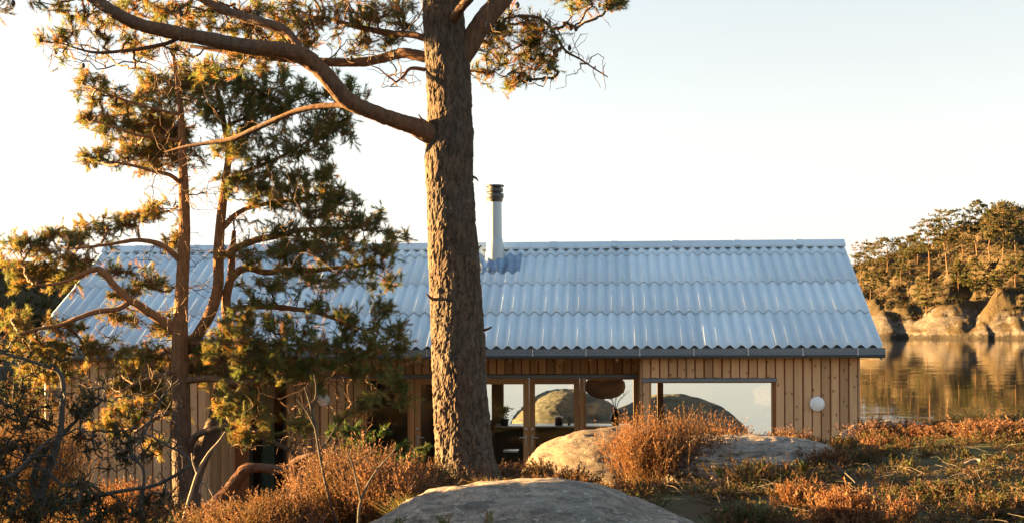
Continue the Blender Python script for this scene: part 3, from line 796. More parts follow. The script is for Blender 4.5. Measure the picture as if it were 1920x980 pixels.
# glazed doors and fixed panes of the porch wall
def door(u0, u1, side, **k):
    dr = frame('door', house, u0, u1, 0.02, PH - 0.012, VR + 0.02, 0.095, 0.095, 0.10, 0.12, 0.07)
    hx = u1 - 0.05 if side > 0 else u0 + 0.05
    m = MB()
    m.lathe([(0.0, -0.014), (0.026, -0.012), (0.027, 0.0)], (hx, VR + 0.02, 1.19), 14, 'y')
    m.build('lock', MAT['steel'], dr)
    m = MB()
    m.chamfer_box(hx - 0.016, hx + 0.016, VR + 0.010, VR + 0.02, 0.90, 1.10, 0.003)
    m.tube([(hx, VR + 0.012, 1.06), (hx, VR - 0.035, 1.06), (hx - 0.03 * side, VR - 0.04, 1.06), (hx - 0.11 * side, VR - 0.04, 1.055)], 0.009, 8)
    m.build('handle', MAT['steel'], dr)
    e = u0 if side > 0 else u1
    for hz in (0.3, PH - 0.42, PH - 0.16):
        m = MB(); m.lathe([(0.0, -0.05), (0.009, -0.05), (0.009, 0.05), (0.0, 0.05)], (e, VR + 0.012, hz), 8)
        m.build('hinge', MAT['steel'], dr)
    return dr
def post(u0, u1, name='post'):
    m = MB(); m.chamfer_box(u0, u1, VR - 0.005, VR + 0.11, 0.0, PH); m.build(name, MAT['joinery'], house)
m = MB(); m.chamfer_box(N0, N5, VR + 0.001, VR + 0.11, PH - 0.004, PH + 0.02); m.chamfer_box(G0, G1, VR + 0.001, VR + 0.11, PH - 0.004, PH + 0.02); m.build('door_head', MAT['joinery'], house)
frame('window', house, N0 + 0.03, N1 - 0.03, 0.02, PH - 0.008, VR + 0.03, 0.035, 0.035, 0.035, 0.08)
post(N0, N0 + 0.027); post(N1 - 0.027, N1 + 0.05)
door(N1 + 0.055, N2 - 0.003, -1)
door(N2 + 0.003, N3 - 0.003, 1)
dr3 = door(N3 + 0.003, N4 - 0.055, -1)
post(N4 - 0.05, N4 + 0.02)
frame('window', house, N4 + 0.023, N5 - 0.10, 0.02, PH - 0.008, VR + 0.03, 0.03, 0.03, 0.03, 0.08)
post(N5 - 0.095, N5 - 0.028)
dg_ = frame('door', house, G0 + 0.02, G1 - 0.02, 0.02, PH - 0.01, VR + 0.03, 0.05, 0.05, 0.05, 0.09, mat='dark_paint')
m = MB(); m.tube([(G1 - 0.05, VR + 0.02, 1.02), (G1 - 0.05, VR - 0.03, 1.02), (G1 - 0.15, VR - 0.035, 1.02)], 0.009, 8); m.build('handle', MAT['steel'], dg_)
m = MB(); m.chamfer_box(G0, G0 + 0.018, VR, VR + 0.11, 0.0, PH); m.chamfer_box(G1 - 0.018, G1, VR, VR + 0.11, 0.0, PH); m.build('post', MAT['joinery'], house)

# floor, porch deck, back wall with its windows, partition
m = MB(); m.box(WL + 0.16, -0.16, 0.17, BACK_V - 0.16, -0.2, 0.0); m.build('floor', MAT['interior_wood'], house)
k = 0
vv = 0.02
while vv < VR - 0.05:
    m = MB(); m.chamfer_box(UC + 0.03, UB - 0.03, vv, vv + 0.12, -0.06, -0.015); m.build('deck_board', MAT['cladding'], house); vv += 0.127
bw = MB(); VB = BACK_V - 0.14
bt = roof_h(0.0) - 0.22
BO = [(u_at(903, VB), u_at(921, VB)), (u_at(943, VB), u_at(1187, VB)), (u_at(1198, VB), u_at(1232, VB)), (u_at(1243, VB), u_at(1500, VB))]
BH0, BH1 = 1.0, bt - 0.05
bw.box(WL + 0.16, BO[0][0], VB, BACK_V, -0.3, bt)
for (a, b), nx in zip(BO, BO[1:] + [(-0.16, 0)]):
    bw.box(b, nx[0], VB, BACK_V, -0.3, bt)
    bw.box(a, b, VB, BACK_V, -0.3, BH0 - (0.0 if b < -4.0 else 0.5)); bw.box(a, b, VB, BACK_V, BH1, bt)
wall_b = bw.build('wall', MAT['interior_wood'], house)
for a, b in BO:
    h0 = BH0 - (0.0 if b < -4.0 else 0.5)
    f_ = MB(); f_.add([(a - 0.01, VB + 0.07, h0 - 0.01), (b + 0.01, VB + 0.07, h0 - 0.01), (b + 0.01, VB + 0.07, BH1 + 0.01), (a - 0.01, VB + 0.07, BH1 + 0.01)], [(0, 1, 2, 3)])
    f_.build('pane', MAT['window_glass'], wall_b)
m = MB(); pu = u_at(775, 3.2); m.box(pu - 6.0 if False else WL + 0.17, pu, 3.2, 3.3, 0.0, roof_h(2.1) - 0.22); m.box(pu - 0.1, pu, 3.3, VB, 0.0, bt); m.build('partition', MAT['dark_wood'], house)

# --- things on and in the house
def to_world(u, v, h): return (OX + u * E1[0] + v * E2[0], OY + u * E1[1] + v * E2[1], FLOOR + h)
def wall_lamp(px, py, v, label):
    uu = u_at(px, v); t = empty('wall_lamp', to_world(uu, v - 0.026, h_at(py, uu, v)), -TH)
    m = MB(); m.lathe([(0.0, 0.0), (0.085, 0.0), (0.085, -0.018)], n=24, axis='y'); m.build('base', MAT['dark_paint'], t)
    m = MB(); m.lathe([(0.10, -0.012), (0.112, -0.02), (0.113, -0.048), (0.106, -0.058), (0.0, -0.061)], n=36, axis='y'); m.build('shade', MAT['white_enamel'], t, True)
    tag(t, label, 'lamp', 'round wall lamps')
wall_lamp(1530, 759, 0.0, 'round white wall lamp on the boards right of the picture window')
wall_lamp(607, 746, VR, 'round white wall lamp on the porch wall behind the pine branches')

# flue on the roof
fu, fv = u_at(929, 2.50), 2.50
ct = empty('chimney', to_world(fu, fv, roof_h(fv) - 0.05), -TH)
ct['label'] = 'pale steel flue with dark ribbed cap standing on the roof'; ct['category'] = 'chimney'
hb = roof_h(fv) - 0.05
H = lambda py: h_at(py, fu, fv) - hb
m = MB(); m.lathe([(0.172, H(496)), (0.165, H(478)), (0.150, H(462)), (0.130, H(448)), (0.124, H(447))], n=32); m.build('skirt', MAT['flue_paint'], ct, True)
m = MB(); m.lathe([(0.123, H(500)), (0.118, H(378))], n=32); m.build('pipe', MAT['flue_paint'], ct, True)
m = MB(); m.lathe([(0.125, H(379)), (0.138, H(376)), (0.138, H(373)), (0.152, H(371.5)), (0.156, H(369)), (0.156, H(364)), (0.145, H(363)), (0.110, H(362.6)), (0.110, H(361)), (0.145, H(360.6)), (0.146, H(353.5)), (0.11, H(353)), (0.11, H(351.2)),
                     (0.155, H(350.8)), (0.163, H(349)), (0.155, H(347.2)), (0.0, H(346.2))], n=36); m.build('cap', MAT['dark_steel'], ct, True)
# crinkled lead apron around it
n1, n2 = 60, 50
uu = np.linspace(-0.42, 0.46, n1); vv_ = np.linspace(-0.42, 0.22, n2)
UU, VV = np.meshgrid(uu, vv_)
P_ = np.stack([UU.ravel() * 9, VV.ravel() * 9, 0 * UU.ravel()], -1)
wave = 0.027 * np.cos(2 * math.pi * (UU.ravel() + fu - SEAM0) / WAVE)
Z_ = (VV.ravel()) * PITCH + wave + 0.072 + 0.014 * fbm(P_, 3, 3) + 0.006 * fbm(P_ * 3, 3, 5)
rr = np.hypot(UU.ravel(), VV.ravel())
Z_ = Z_ + 0.10 * np.clip((0.26 - rr) / 0.1, 0, 1)
i = np.arange(n2 - 1)[:, None] * n1 + np.arange(n1 - 1)[None, :]
put('flashing', mesh_np('flashing', np.stack([UU.ravel(), VV.ravel(), Z_ + 0.0], -1), [np.stack([i, i + 1, i + n1 + 1, i + n1], -1).reshape(-1, 4)], MAT['lead'], True), ct)

# kitchen counter and what stands on it
cu0, cu1 = u_at(930, VB - 0.3), u_at(1178, VB - 0.3)
ctr = empty('kitchen_counter', to_world(cu0, VB - 0.63, 0.0), -TH)
m = MB(); m.box(0, cu1 - cu0, 0.02, 0.60, 0.0, 0.90); m.build('cabinet', MAT['dark_wood'], ctr)
m = MB(); m.chamfer_box(-0.02, cu1 - cu0 + 0.02, 0.0, 0.61, 0.902, 0.935); m.build('worktop', MAT['pale_top'], ctr)
tag(ctr, 'dark kitchen counter with a pale worktop inside behind the glazed doors', 'counter')
def on_counter(px, dv=0.3): return u_at(px, VB - 0.63 + dv), VB - 0.63 + dv
q, v_ = on_counter(1047); t = empty('jar', to_world(q, v_, 0.935), -TH)
m = MB(); m.lathe([(0.0, 0.0), (0.075, 0.0), (0.078, 0.06), (0.075, 0.14), (0.0, 0.14)], n=20); m.build('body', MAT['dark_paint'], t, True)
m = MB(); m.lathe([(0.08, 0.14), (0.08, 0.165), (0.0, 0.17)], n=20); m.build('lid', MAT['white_enamel'], t, True)
tag(t, 'dark jar with a white lid on the kitchen counter', 'jar')
q, v_ = on_counter(1066); t = empty('tap', to_world(q, v_, 0.935), -TH)
m = MB(); m.lathe([(0.03, 0), (0.03, 0.02), (0.014, 0.03), (0.014, 0.15)], n=12); m.tube([(0, 0, 0.15), (0.01, -0.02, 0.19), (0.02, -0.09, 0.2), (0.02, -0.13, 0.16)], 0.011, 8); m.build('spout', MAT['dark_steel'], t, True)
m = MB(); m.tube([(0.01, 0, 0.06), (0.06, 0, 0.08), (0.09, 0, 0.11)], 0.009, 8); m.build('lever', MAT['dark_steel'], t, True)
tag(t, 'small dark tap on the counter beside the jar', 'tap')
q, v_ = on_counter(1085); t = empty('bowl', to_world(q, v_, 0.935), -TH)
m = MB(); m.lathe([(0.0, 0.0), (0.06, 0.0), (0.11, 0.05), (0.125, 0.10), (0.115, 0.10), (0.09, 0.05), (0.0, 0.02)], n=24); m.build('shell', MAT['dark_paint'], t, True)
tag(t, 'low dark bowl on the counter by the door stile', 'bowl')
q, v_ = on_counter(1153, 0.25); t = empty('vase', to_world(q, v_, 0.935), -TH)
m = MB(); m.lathe([(0.0, 0.0), (0.06, 0.0), (0.105, 0.08), (0.11, 0.15), (0.07, 0.24), (0.035, 0.29), (0.04, 0.33), (0.03, 0.33), (0.025, 0.29)], n=20); m.build('body', MAT['black_glaze'], t, True)
m = MB(); m.tube([(0.03, 0, 0.28), (0.10, 0, 0.27), (0.12, 0, 0.2), (0.09, 0, 0.13)], 0.012, 8); m.build('handle', MAT['black_glaze'], t, True)
m = MB(); rv = random.Random(3)
for k in range(7):
    a = rv.uniform(-1, 1); p0 = np.array([0, 0, 0.27]); p1 = p0 + [0.08 * a, rv.uniform(-.05, .05), 0.2]; p2 = p1 + [0.13 * a + rv.uniform(-.05, .05), rv.uniform(-.05, .05), rv.uniform(0.12, 0.3)]
    m.tube([p0, p1, p2], [0.006, 0.005, 0.003], 5)
    for j in range(3):
        s = p1 + (p2 - p1) * rv.random(); m.tube([s, s + np.array([rv.uniform(-.08, .1), rv.uniform(-.05, .05), rv.uniform(0.05, 0.13)])], [0.004, 0.002], 4)
m.build('twigs', MAT['grey_bark'], t)
tag(t, 'black jug with bare twigs on the counter below the pendant lamp', 'vase')
q, v_ = on_counter(945, 0.25); t = empty('potted_plant', to_world(q, v_, 0.935), -TH)
m = MB(); m.lathe([(0.0, 0.0), (0.07, 0.0), (0.09, 0.12), (0.08, 0.12), (0.06, 0.10), (0.0, 0.10)], n=20); m.build('pot', MAT['dark_paint'], t, True)
rn = np.random.default_rng(4); nl = 70
c0 = np.stack([rn.normal(0, 0.05, nl), rn.normal(0, 0.05, nl), rn.uniform(0.12, 0.34, nl)], -1); dd = rn.normal(0, 1, (nl, 3)); dd[:, 2] = np.abs(dd[:, 2]); dd /= np.linalg.norm(dd, axis=1)[:, None]
sd = np.cross(dd, rn.normal(0, 1, (nl, 3))); sd /= np.linalg.norm(sd, axis=1)[:, None]
V = np.stack([c0, c0 + dd * 0.05 + sd * 0.02, c0 + dd * 0.11, c0 + dd * 0.05 - sd * 0.02], 1).reshape(-1, 3)
put('leaves', mesh_np('leaves', V, [np.arange(nl * 4).reshape(-1, 4)], MAT['needles'], tint=np.tile([0.05, 0.09, 0.03], (nl * 4, 1))), t)
tag(t, 'small leafy plant in a dark pot at the left end of the counter', 'plant')
# pendant lamp
uq = u_at(1134, 3.0)
t = empty('pendant_lamp', to_world(uq, 3.0, h_at(748, uq, 3.0)), -TH)
m = MB(); m.lathe([(0.0, 0.0), (0.12, 0.005), (0.24, 0.045), (0.33, 0.12), (0.36, 0.21), (0.345, 0.30), (0.27, 0.38), (0.12, 0.43), (0.02, 0.44)], n=40); m.build('shade', MAT['leather'], t, True)
m = MB(); m.tube([(0, 0, 0.43), (0, 0, 1.55)], 0.006, 6); m.build('cord', MAT['dark_paint'], t)
tag(t, 'large rounded brown pendant lamp hanging behind the fixed pane', 'lamp')
# stool with a pale seat, curtain, bench
uq = u_at(955, 2.6); hs = h_at(846, uq, 2.6)
t = empty('stool', to_world(uq, 2.6, 0.0), -TH)
m = MB(); m.chamfer_box(-0.11, 0.15, -0.15, 0.15, hs, hs + 0.03); m.build('seat', MAT['pale_top'], t)
for sx in (-0.08, 0.12):
    for sy in (-0.12, 0.12):
        m = MB(); m.box(sx - 0.015, sx + 0.015, sy - 0.015, sy + 0.015, 0.0, hs); m.build('leg', MAT['dark_paint'], t)
tag(t, 'low stool with a pale square seat just inside the glazed door', 'stool')
uq = u_at(500, VR + 0.4)
nx_, nz_ = 40, 2
xs = np.linspace(-0.10, 0.12, nx_); V = np.array([(x, 0.03 * math.sin(x * 130), z) for z in (0.03, PH + 0.05) for x in xs])
cu_ = put('curtain', mesh_np('curtain', V, [np.array([(k, k + 1, nx_ + k + 1, nx_ + k) for k in range(nx_ - 1)])], MAT['curtain'], True), None, to_world(uq, VR + 0.4, 0.0)); cu_.rotation_euler = (0, 0, -TH)
tag(cu_, 'grey-green curtain hanging inside the glazed door beside the left bay', 'curtain')
t = empty('bench', to_world(u_at(690, 1.2), 1.05, 0.0), -TH)
m = MB(); m.chamfer_box(0, 1.5, 0, 0.36, 0.41, 0.45); m.build('seat', MAT['cladding'], t)
for sx in (0.08, 1.36):
    m = MB(); m.box(sx, sx + 0.05, 0.03, 0.33, 0, 0.41); m.build('leg', MAT['cladding'], t)
tag(t, 'low wooden bench on the porch below the dark window', 'bench')
# ------------------------------------------------------------------ trees
def norm(a): return a / (np.linalg.norm(a, axis=-1, keepdims=True) + 1e-9)

def grow(roots, root_len, pts, bf=0.35):
    """joins scattered points to a skeleton, nearest first, short ways preferred (gives a branching tree)"""
    n0, n = len(roots), len(pts)
    parent = np.full(n, -1); plen = np.zeros(n)
    d = np.linalg.norm(pts[:, None, :] - roots[None, :, :], axis=2) if n0 * n < 4e6 else None
    if d is None:
        best = np.full(n, 1e9); bi = np.zeros(n, int); bd = np.zeros(n)
        for k in range(n0):
            dk = np.linalg.norm(pts - roots[k], axis=1); c = dk + bf * root_len[k]; m_ = c < best - bf * 0
            m_ = (dk + bf * (root_len[k] + dk)) < best; best[m_] = (dk + bf * (root_len[k] + dk))[m_]; bi[m_] = k; bd[m_] = dk[m_]
    else:
        c = d + bf * (root_len[None, :] + d); bi = c.argmin(1); best = c[np.arange(n), bi]; bd = d[np.arange(n), bi]
    parent_node = bi.copy(); alive = np.ones(n, bool); order = []
    rl = np.concatenate([root_len, np.zeros(n)])
    for _ in range(n):
        j = int(np.argmin(np.where(alive, best, 1e9)))
        alive[j] = False; order.append(j); parent[j] = parent_node[j]; plen[j] = rl[parent_node[j]] + bd[j]; rl[n0 + j] = plen[j]
        dj = np.linalg.norm(pts - pts[j], axis=1); cj = dj + bf * (plen[j] + dj)
        m_ = alive & (cj < best); best[m_] = cj[m_]; parent_node[m_] = n0 + j; bd[m_] = dj[m_]
    return parent, order

def twig_mesh(roots, pts, parent, order, rng, r_tip=0.0022, r_max=0.03, power=0.5, wiggle=0.10, sides=3):
    n0, n = len(roots), len(pts)
    cnt = np.ones(n)
    for j in reversed(order):
        if parent[j] >= n0: cnt[parent[j] - n0] += cnt[j]
    r = np.minimum(r_tip * cnt ** power, r_max)
    A = np.where((parent >= n0)[:, None], pts[np.maximum(parent - n0, 0)], roots[np.minimum(parent, n0 - 1)])
    ra = np.where(parent >= n0, r[np.maximum(parent - n0, 0)], r * 1.15)
    ra = np.minimum(ra, r * 1.6)
    L = np.linalg.norm(pts - A, axis=1)
    # two bends per edge
    M1 = A + (pts - A) * 0.35 + rng.normal(0, 1, A.shape) * (wiggle * L)[:, None] * 0.6
    M2 = A + (pts - A) * 0.70 + rng.normal(0, 1, A.shape) * (wiggle * L)[:, None] * 0.6
    S = np.stack([A, M1, M2, pts], 1); RR = np.stack([ra, ra * .7 + r * .3, ra * .35 + r * .65, r], 1)
    D = norm(pts - A)
    ref = np.where(np.abs(D[:, 2:3]) < 0.9, np.array([[0, 0, 1.0]]), np.array([[1.0, 0, 0]]))
    N = norm(np.cross(D, ref)); B = np.cross(D, N)
    a = np.linspace(0, 2 * math.pi, sides, endpoint=False)
    ring = np.cos(a)[None, :, None] * N[:, None, :] + np.sin(a)[None, :, None] * B[:, None, :]
    V = S[:, :, None, :] + RR[:, :, None, None] * ring[:, None, :, :]
    base = (np.arange(n) * 4 * sides)[:, None, None]
    i = (np.arange(3) * sides)[None, :, None]; k = np.arange(sides)[None, None, :]; j = (k + 1) % sides
    f = np.stack([base + i + k, base + i + j, base + i + sides + j, base + i + sides + k], -1).reshape(-1, 4)
    return V.reshape(-1, 3), f, norm(pts - M2), cnt

def needle_tufts(P, D, rng, k=44, size=0.055, width=0.0034, shoot=0.085, tint=None, spread=(0.35, 1.25)):
    """needle shoots: k needles round a shoot that ends at each P and points along D"""
    n = len(P)
    size = np.broadcast_to(size, (n,)); shoot = np.broadcast_to(shoot, (n,))
    ref = np.where(np.abs(D[:, 2:3]) < 0.9, np.array([[0, 0, 1.0]]), np.array([[1.0, 0, 0]]))
    N = norm(np.cross(D, ref)); B = np.cross(D, N)
    t = rng.random((n, k)) ** 0.8; ph = rng.random((n, k)) * 2 * math.pi
    ang = rng.uniform(spread[0], spread[1], (n, k)) * (0.75 + 0.5 * (1 - t) * 0 + 0.25 * t * 0)
    ang = ang * (1.0 - 0.45 * (1 - t) * 0 - 0.35 * t)
    base = P[:, None, :] - D[:, None, :] * (shoot[:, None] * (1 - t))[..., None]
    rad = np.cos(ph)[..., None] * N[:, None, :] + np.sin(ph)[..., None] * B[:, None, :]
    dr = D[:, None, :] * np.cos(ang)[..., None] + rad * np.sin(ang)[..., None]
    ln = size[:, None] * rng.uniform(0.7, 1.15, (n, k))
    tip = base + dr * ln[..., None]; tip[..., 2] -= ln * 0.06
    sd = norm(np.cross(dr, rng.normal(0, 1, (n, k, 3)))) * width * 0.5
    V = np.stack([base - sd, base + sd, tip], 2).reshape(-1, 3)
    F3 = np.arange(n * k * 3).reshape(-1, 3)
    C = None
    if tint is not None:
        c = tint[:, None, :] * rng.uniform(0.75, 1.25, (n, k, 1))
        C = np.repeat(c.reshape(-1, 3), 3, axis=0)
    return V, F3, C

def tint_mix(n, rng, green=(0.115, 0.150, 0.052), olive=(0.20, 0.175, 0.055), brown=(0.32, 0.165, 0.070), pb=0.16, po=0.4, field=None):
    u = rng.random(n)
    c = np.where((u < pb)[:, None], brown, np.where((u < pb + po)[:, None], olive, green))
    return np.asarray(c) * rng.uniform(0.75, 1.25, (n, 1))

def pads_points(pads, rng, density, Ymid, depth_px=0.75, flat=1.0):
    """points through the volume of foliage pads given as (px, py, rx, ry, Y offset)"""
    out, pid = [], []
    for k, pd in enumerate(pads):
        cx, cy, rx, ry = pd[:4]; dy = pd[4] if len(pd) > 4 else rng.uniform(-0.8, 0.8)
        Y = Ymid + dy; sc = Y / F
        n = max(5, int(density * math.pi * rx * ry / 1000.0 * (0.3 if cy < -50 else 1.0)))
        nc = max(2, n // 7)
        q = rng.normal(0, 0.52, (nc, 3)); q = q[rng.integers(0, nc, n)] + rng.normal(0, 1, (n, 3)) * np.array([0.16, 0.16, 0.30])
        c = at(cx, cy, Y)
        P = c + q * np.array([rx * sc, max(rx * depth_px, 18) * sc, ry * 1.15 * sc])
        out.append(P); pid += [k] * n
    return np.vstack(out), np.array(pid)

def limb_skeleton(specs, step=0.06):
    """specs: lists of (px, py, Y, width in photo pixels) -> list of (points, radii)"""
    res = []
    for sp in specs:
        Q = np.array([np.append(at(a, b, y), w * 0.5 * y / F) for a, b, y, w in sp])
        S = spline(Q, step)
        res.append((S[:, :3], np.maximum(S[:, 3], 0.002)))
    return res

def bark_tube(P, r, n, seed, amp, cw, ch, fine=0.3):
    """tube with plated bark: raised plates of about cw x ch metres with cracks between"""
    V, f = sweep(P, r, n)
    m_ = len(P)
    s = np.concatenate([[0], np.cumsum(np.linalg.norm(np.diff(P, axis=0), axis=1))])
    th = np.tile(np.arange(n) / n, m_); ss = np.repeat(s, n); rr = np.repeat(r, n)
    per = max(6, int(round(2 * math.pi * np.mean(r) / cw)))
    cyl = np.stack([np.cos(th * 2 * math.pi) * 2, np.sin(th * 2 * math.pi) * 2, ss * 3], -1)
    wu = fbm(cyl * 1.7, 4, seed) * 1.5; wv = fbm(cyl * 1.7 + 9, 4, seed + 1) * 1.3
    _, e, rid = cells(th * per + wu, ss / ch + wv, per, seed)
    _, e2, rid2 = cells(th * per * 3 + wu * 2, ss / ch * 2.6 + wv * 2, per * 3, seed + 7)
    h = np.clip(e / 0.30, 0, 1) ** 0.6 * (0.45 + 0.55 * rid) + fine * (np.clip(e2 / 0.35, 0, 1) * (0.3 + 0.7 * rid2)) - 0.6
    h = h + 0.35 * fbm(cyl * np.array([6, 6, 3.0]), 3, seed + 3)
    ctr = np.repeat(P, n, axis=0)
    lump = 1 + 0.05 * fbm(cyl * 0.8, 3, seed + 5)
    V = ctr + (V - ctr) * lump[:, None]
    V = V + norm(V - ctr) * (h * np.minimum(amp, rr * 0.25))[:, None]
    bark_tube.h = np.clip(0.5 + 0.5 * h, 0, 1)
    return V, f

def pine(name, label, base, trunks, limbs, pads, Ymid, seed, bare=0.25, density=6.0, tuft=None, bark_trunk='pine_bark', bark_limb='pine_bark', trunk_bark=(0.010, 0.035, 0.08),
         tint_k=None, auto=True, r_max=0.02, wig=0.11, extra_bare=None, group=None, needle_mat='needles', bf=0.35, cones=0, up=0.35, shoots=1, limb_w=0.92):
    rng = np.random.default_rng(seed)
    t = empty(name, tuple(base))
    B = np.asarray(base, float)
    limbs = [[(a, b, y, w_ * limb_w) for a, b, y, w_ in sp] for sp in limbs]
    tr = limb_skeleton(trunks, 0.045); lb = limb_skeleton(limbs, 0.022)
    for k, (P, r) in enumerate(tr):
        n = 64 if r.max() > 0.07 else 28
        V, f = bark_tube(P, r, n, seed + k, *trunk_bark)
        put('trunk', mesh_np('trunk', V - B, [f], MAT[bark_trunk], False), t)
    for k, (P, r) in enumerate(lb):
        V, f = bark_tube(P, r, 40 if r.max() > 0.04 else (24 if r.max() > 0.02 else 10), seed + 50 + k, 0.011, 0.035, 0.055)
        put('limb', mesh_np('limb', V - B, [f], MAT[bark_limb], True), t)
    roots = np.vstack([P[::2] for P, r in tr] + [P[::4] for P, r in lb])
    ok = roots[:, 2] > -99
    pts, pid = pads_points(pads, rng, density, Ymid)
    tufted = rng.random(len(pts)) > bare
    # inner bare wood leading to every pad
    mids = []
    if auto:
        for k in range(len(pads)):
            c = pts[pid == k].mean(0)
            dd = np.linalg.norm(roots - c, axis=1) + np.where(roots[:, 2] > c[2] + 0.1, 0.35, 0) + 0.3 * np.abs(roots[:, 2] - c[2])
            a = roots[int(dd.argmin())]
            L = np.linalg.norm(c - a); n = int(L / 0.09)
            if n > 1:
                tt = np.linspace(0, 1, n + 2)[1:-1, None]
                sag = np.sin(tt * math.pi) * rng.uniform(-0.10, 0.05) * L
                path = a + (c - a) * tt + np.concatenate([0 * sag, 0 * sag, sag], 1)
                path[:, :] += np.cumsum(rng.normal(0, 0.012, path.shape), axis=0)
                mids.append(path)
                # dead side twigs along it
                for p in path[::2]:
                    if rng.random() < 0.8:
                        mids.append(p + rng.normal(0, 1, (rng.integers(1, 4), 3)) * np.array([0.10, 0.10, 0.07]))
    if extra_bare is not None: mids.append(extra_bare(rng))
    if mids:
        m_ = np.vstack(mids); pts = np.vstack([pts, m_]); tufted = np.concatenate([tufted, np.zeros(len(m_), bool)])
    parent, order = grow(roots, 0.35 * np.zeros(len(roots)), pts, bf)
    V, f, D, cnt = twig_mesh(roots, pts, parent, order, rng, 0.0021, r_max, 0.47, wig)
    tw = put('twigs', mesh_np('twigs', V - B, [f], MAT['twig_bark'], True), t); tag(tw, kind='stuff')
    T = np.where(tufted)[0]
    P, D = pts[T], norm(D[T] + np.array([0, 0, up]) + rng.normal(0, 0.28, (len(T), 3)))
    if shoots > 1:                                  # side shoots beside the leading one
        k_ = shoots - 1
        P2 = np.repeat(P - D * 0.09, k_, 0); D2 = norm(np.repeat(D, k_, 0) * 0.7 + rng.normal(0, 0.55, (len(P2), 3)))
        P, D = np.vstack([P, P2 + D2 * rng.uniform(0.07, 0.17, (len(P2), 1))]), np.vstack([D, D2])
        T = np.concatenate([T, np.repeat(T, k_)])
    tk = dict(k=40, size=0.060, width=0.0042, shoot=0.11); tk.update(tuft or {})
    sz = tk.pop('size') * rng.uniform(0.75, 1.2, len(T))
    V, f, C = needle_tufts(P, D, rng, size=sz, tint=tint_mix(len(T), rng, **(tint_k or {})), **tk)
    cr = put('crown', mesh_np('crown', V - B, [f], MAT[needle_mat], False, C), t); tag(cr, kind='stuff')
    if cones:
        idx = rng.choice(len(pts), min(cones, len(pts)), replace=False); m = MB()
        for j in idx:
            c = pts[j] - B + rng.normal(0, 0.02, 3)
            m.lathe([(0.0, -0.03), (0.012, -0.024), (0.019, -0.008), (0.017, 0.008), (0.009, 0.022), (0.0, 0.028)], c, 7)
        tag(m.build('cones', MAT['grey_bark'], t), kind='stuff')
    tag(t, label, 'tree', group)
    return t

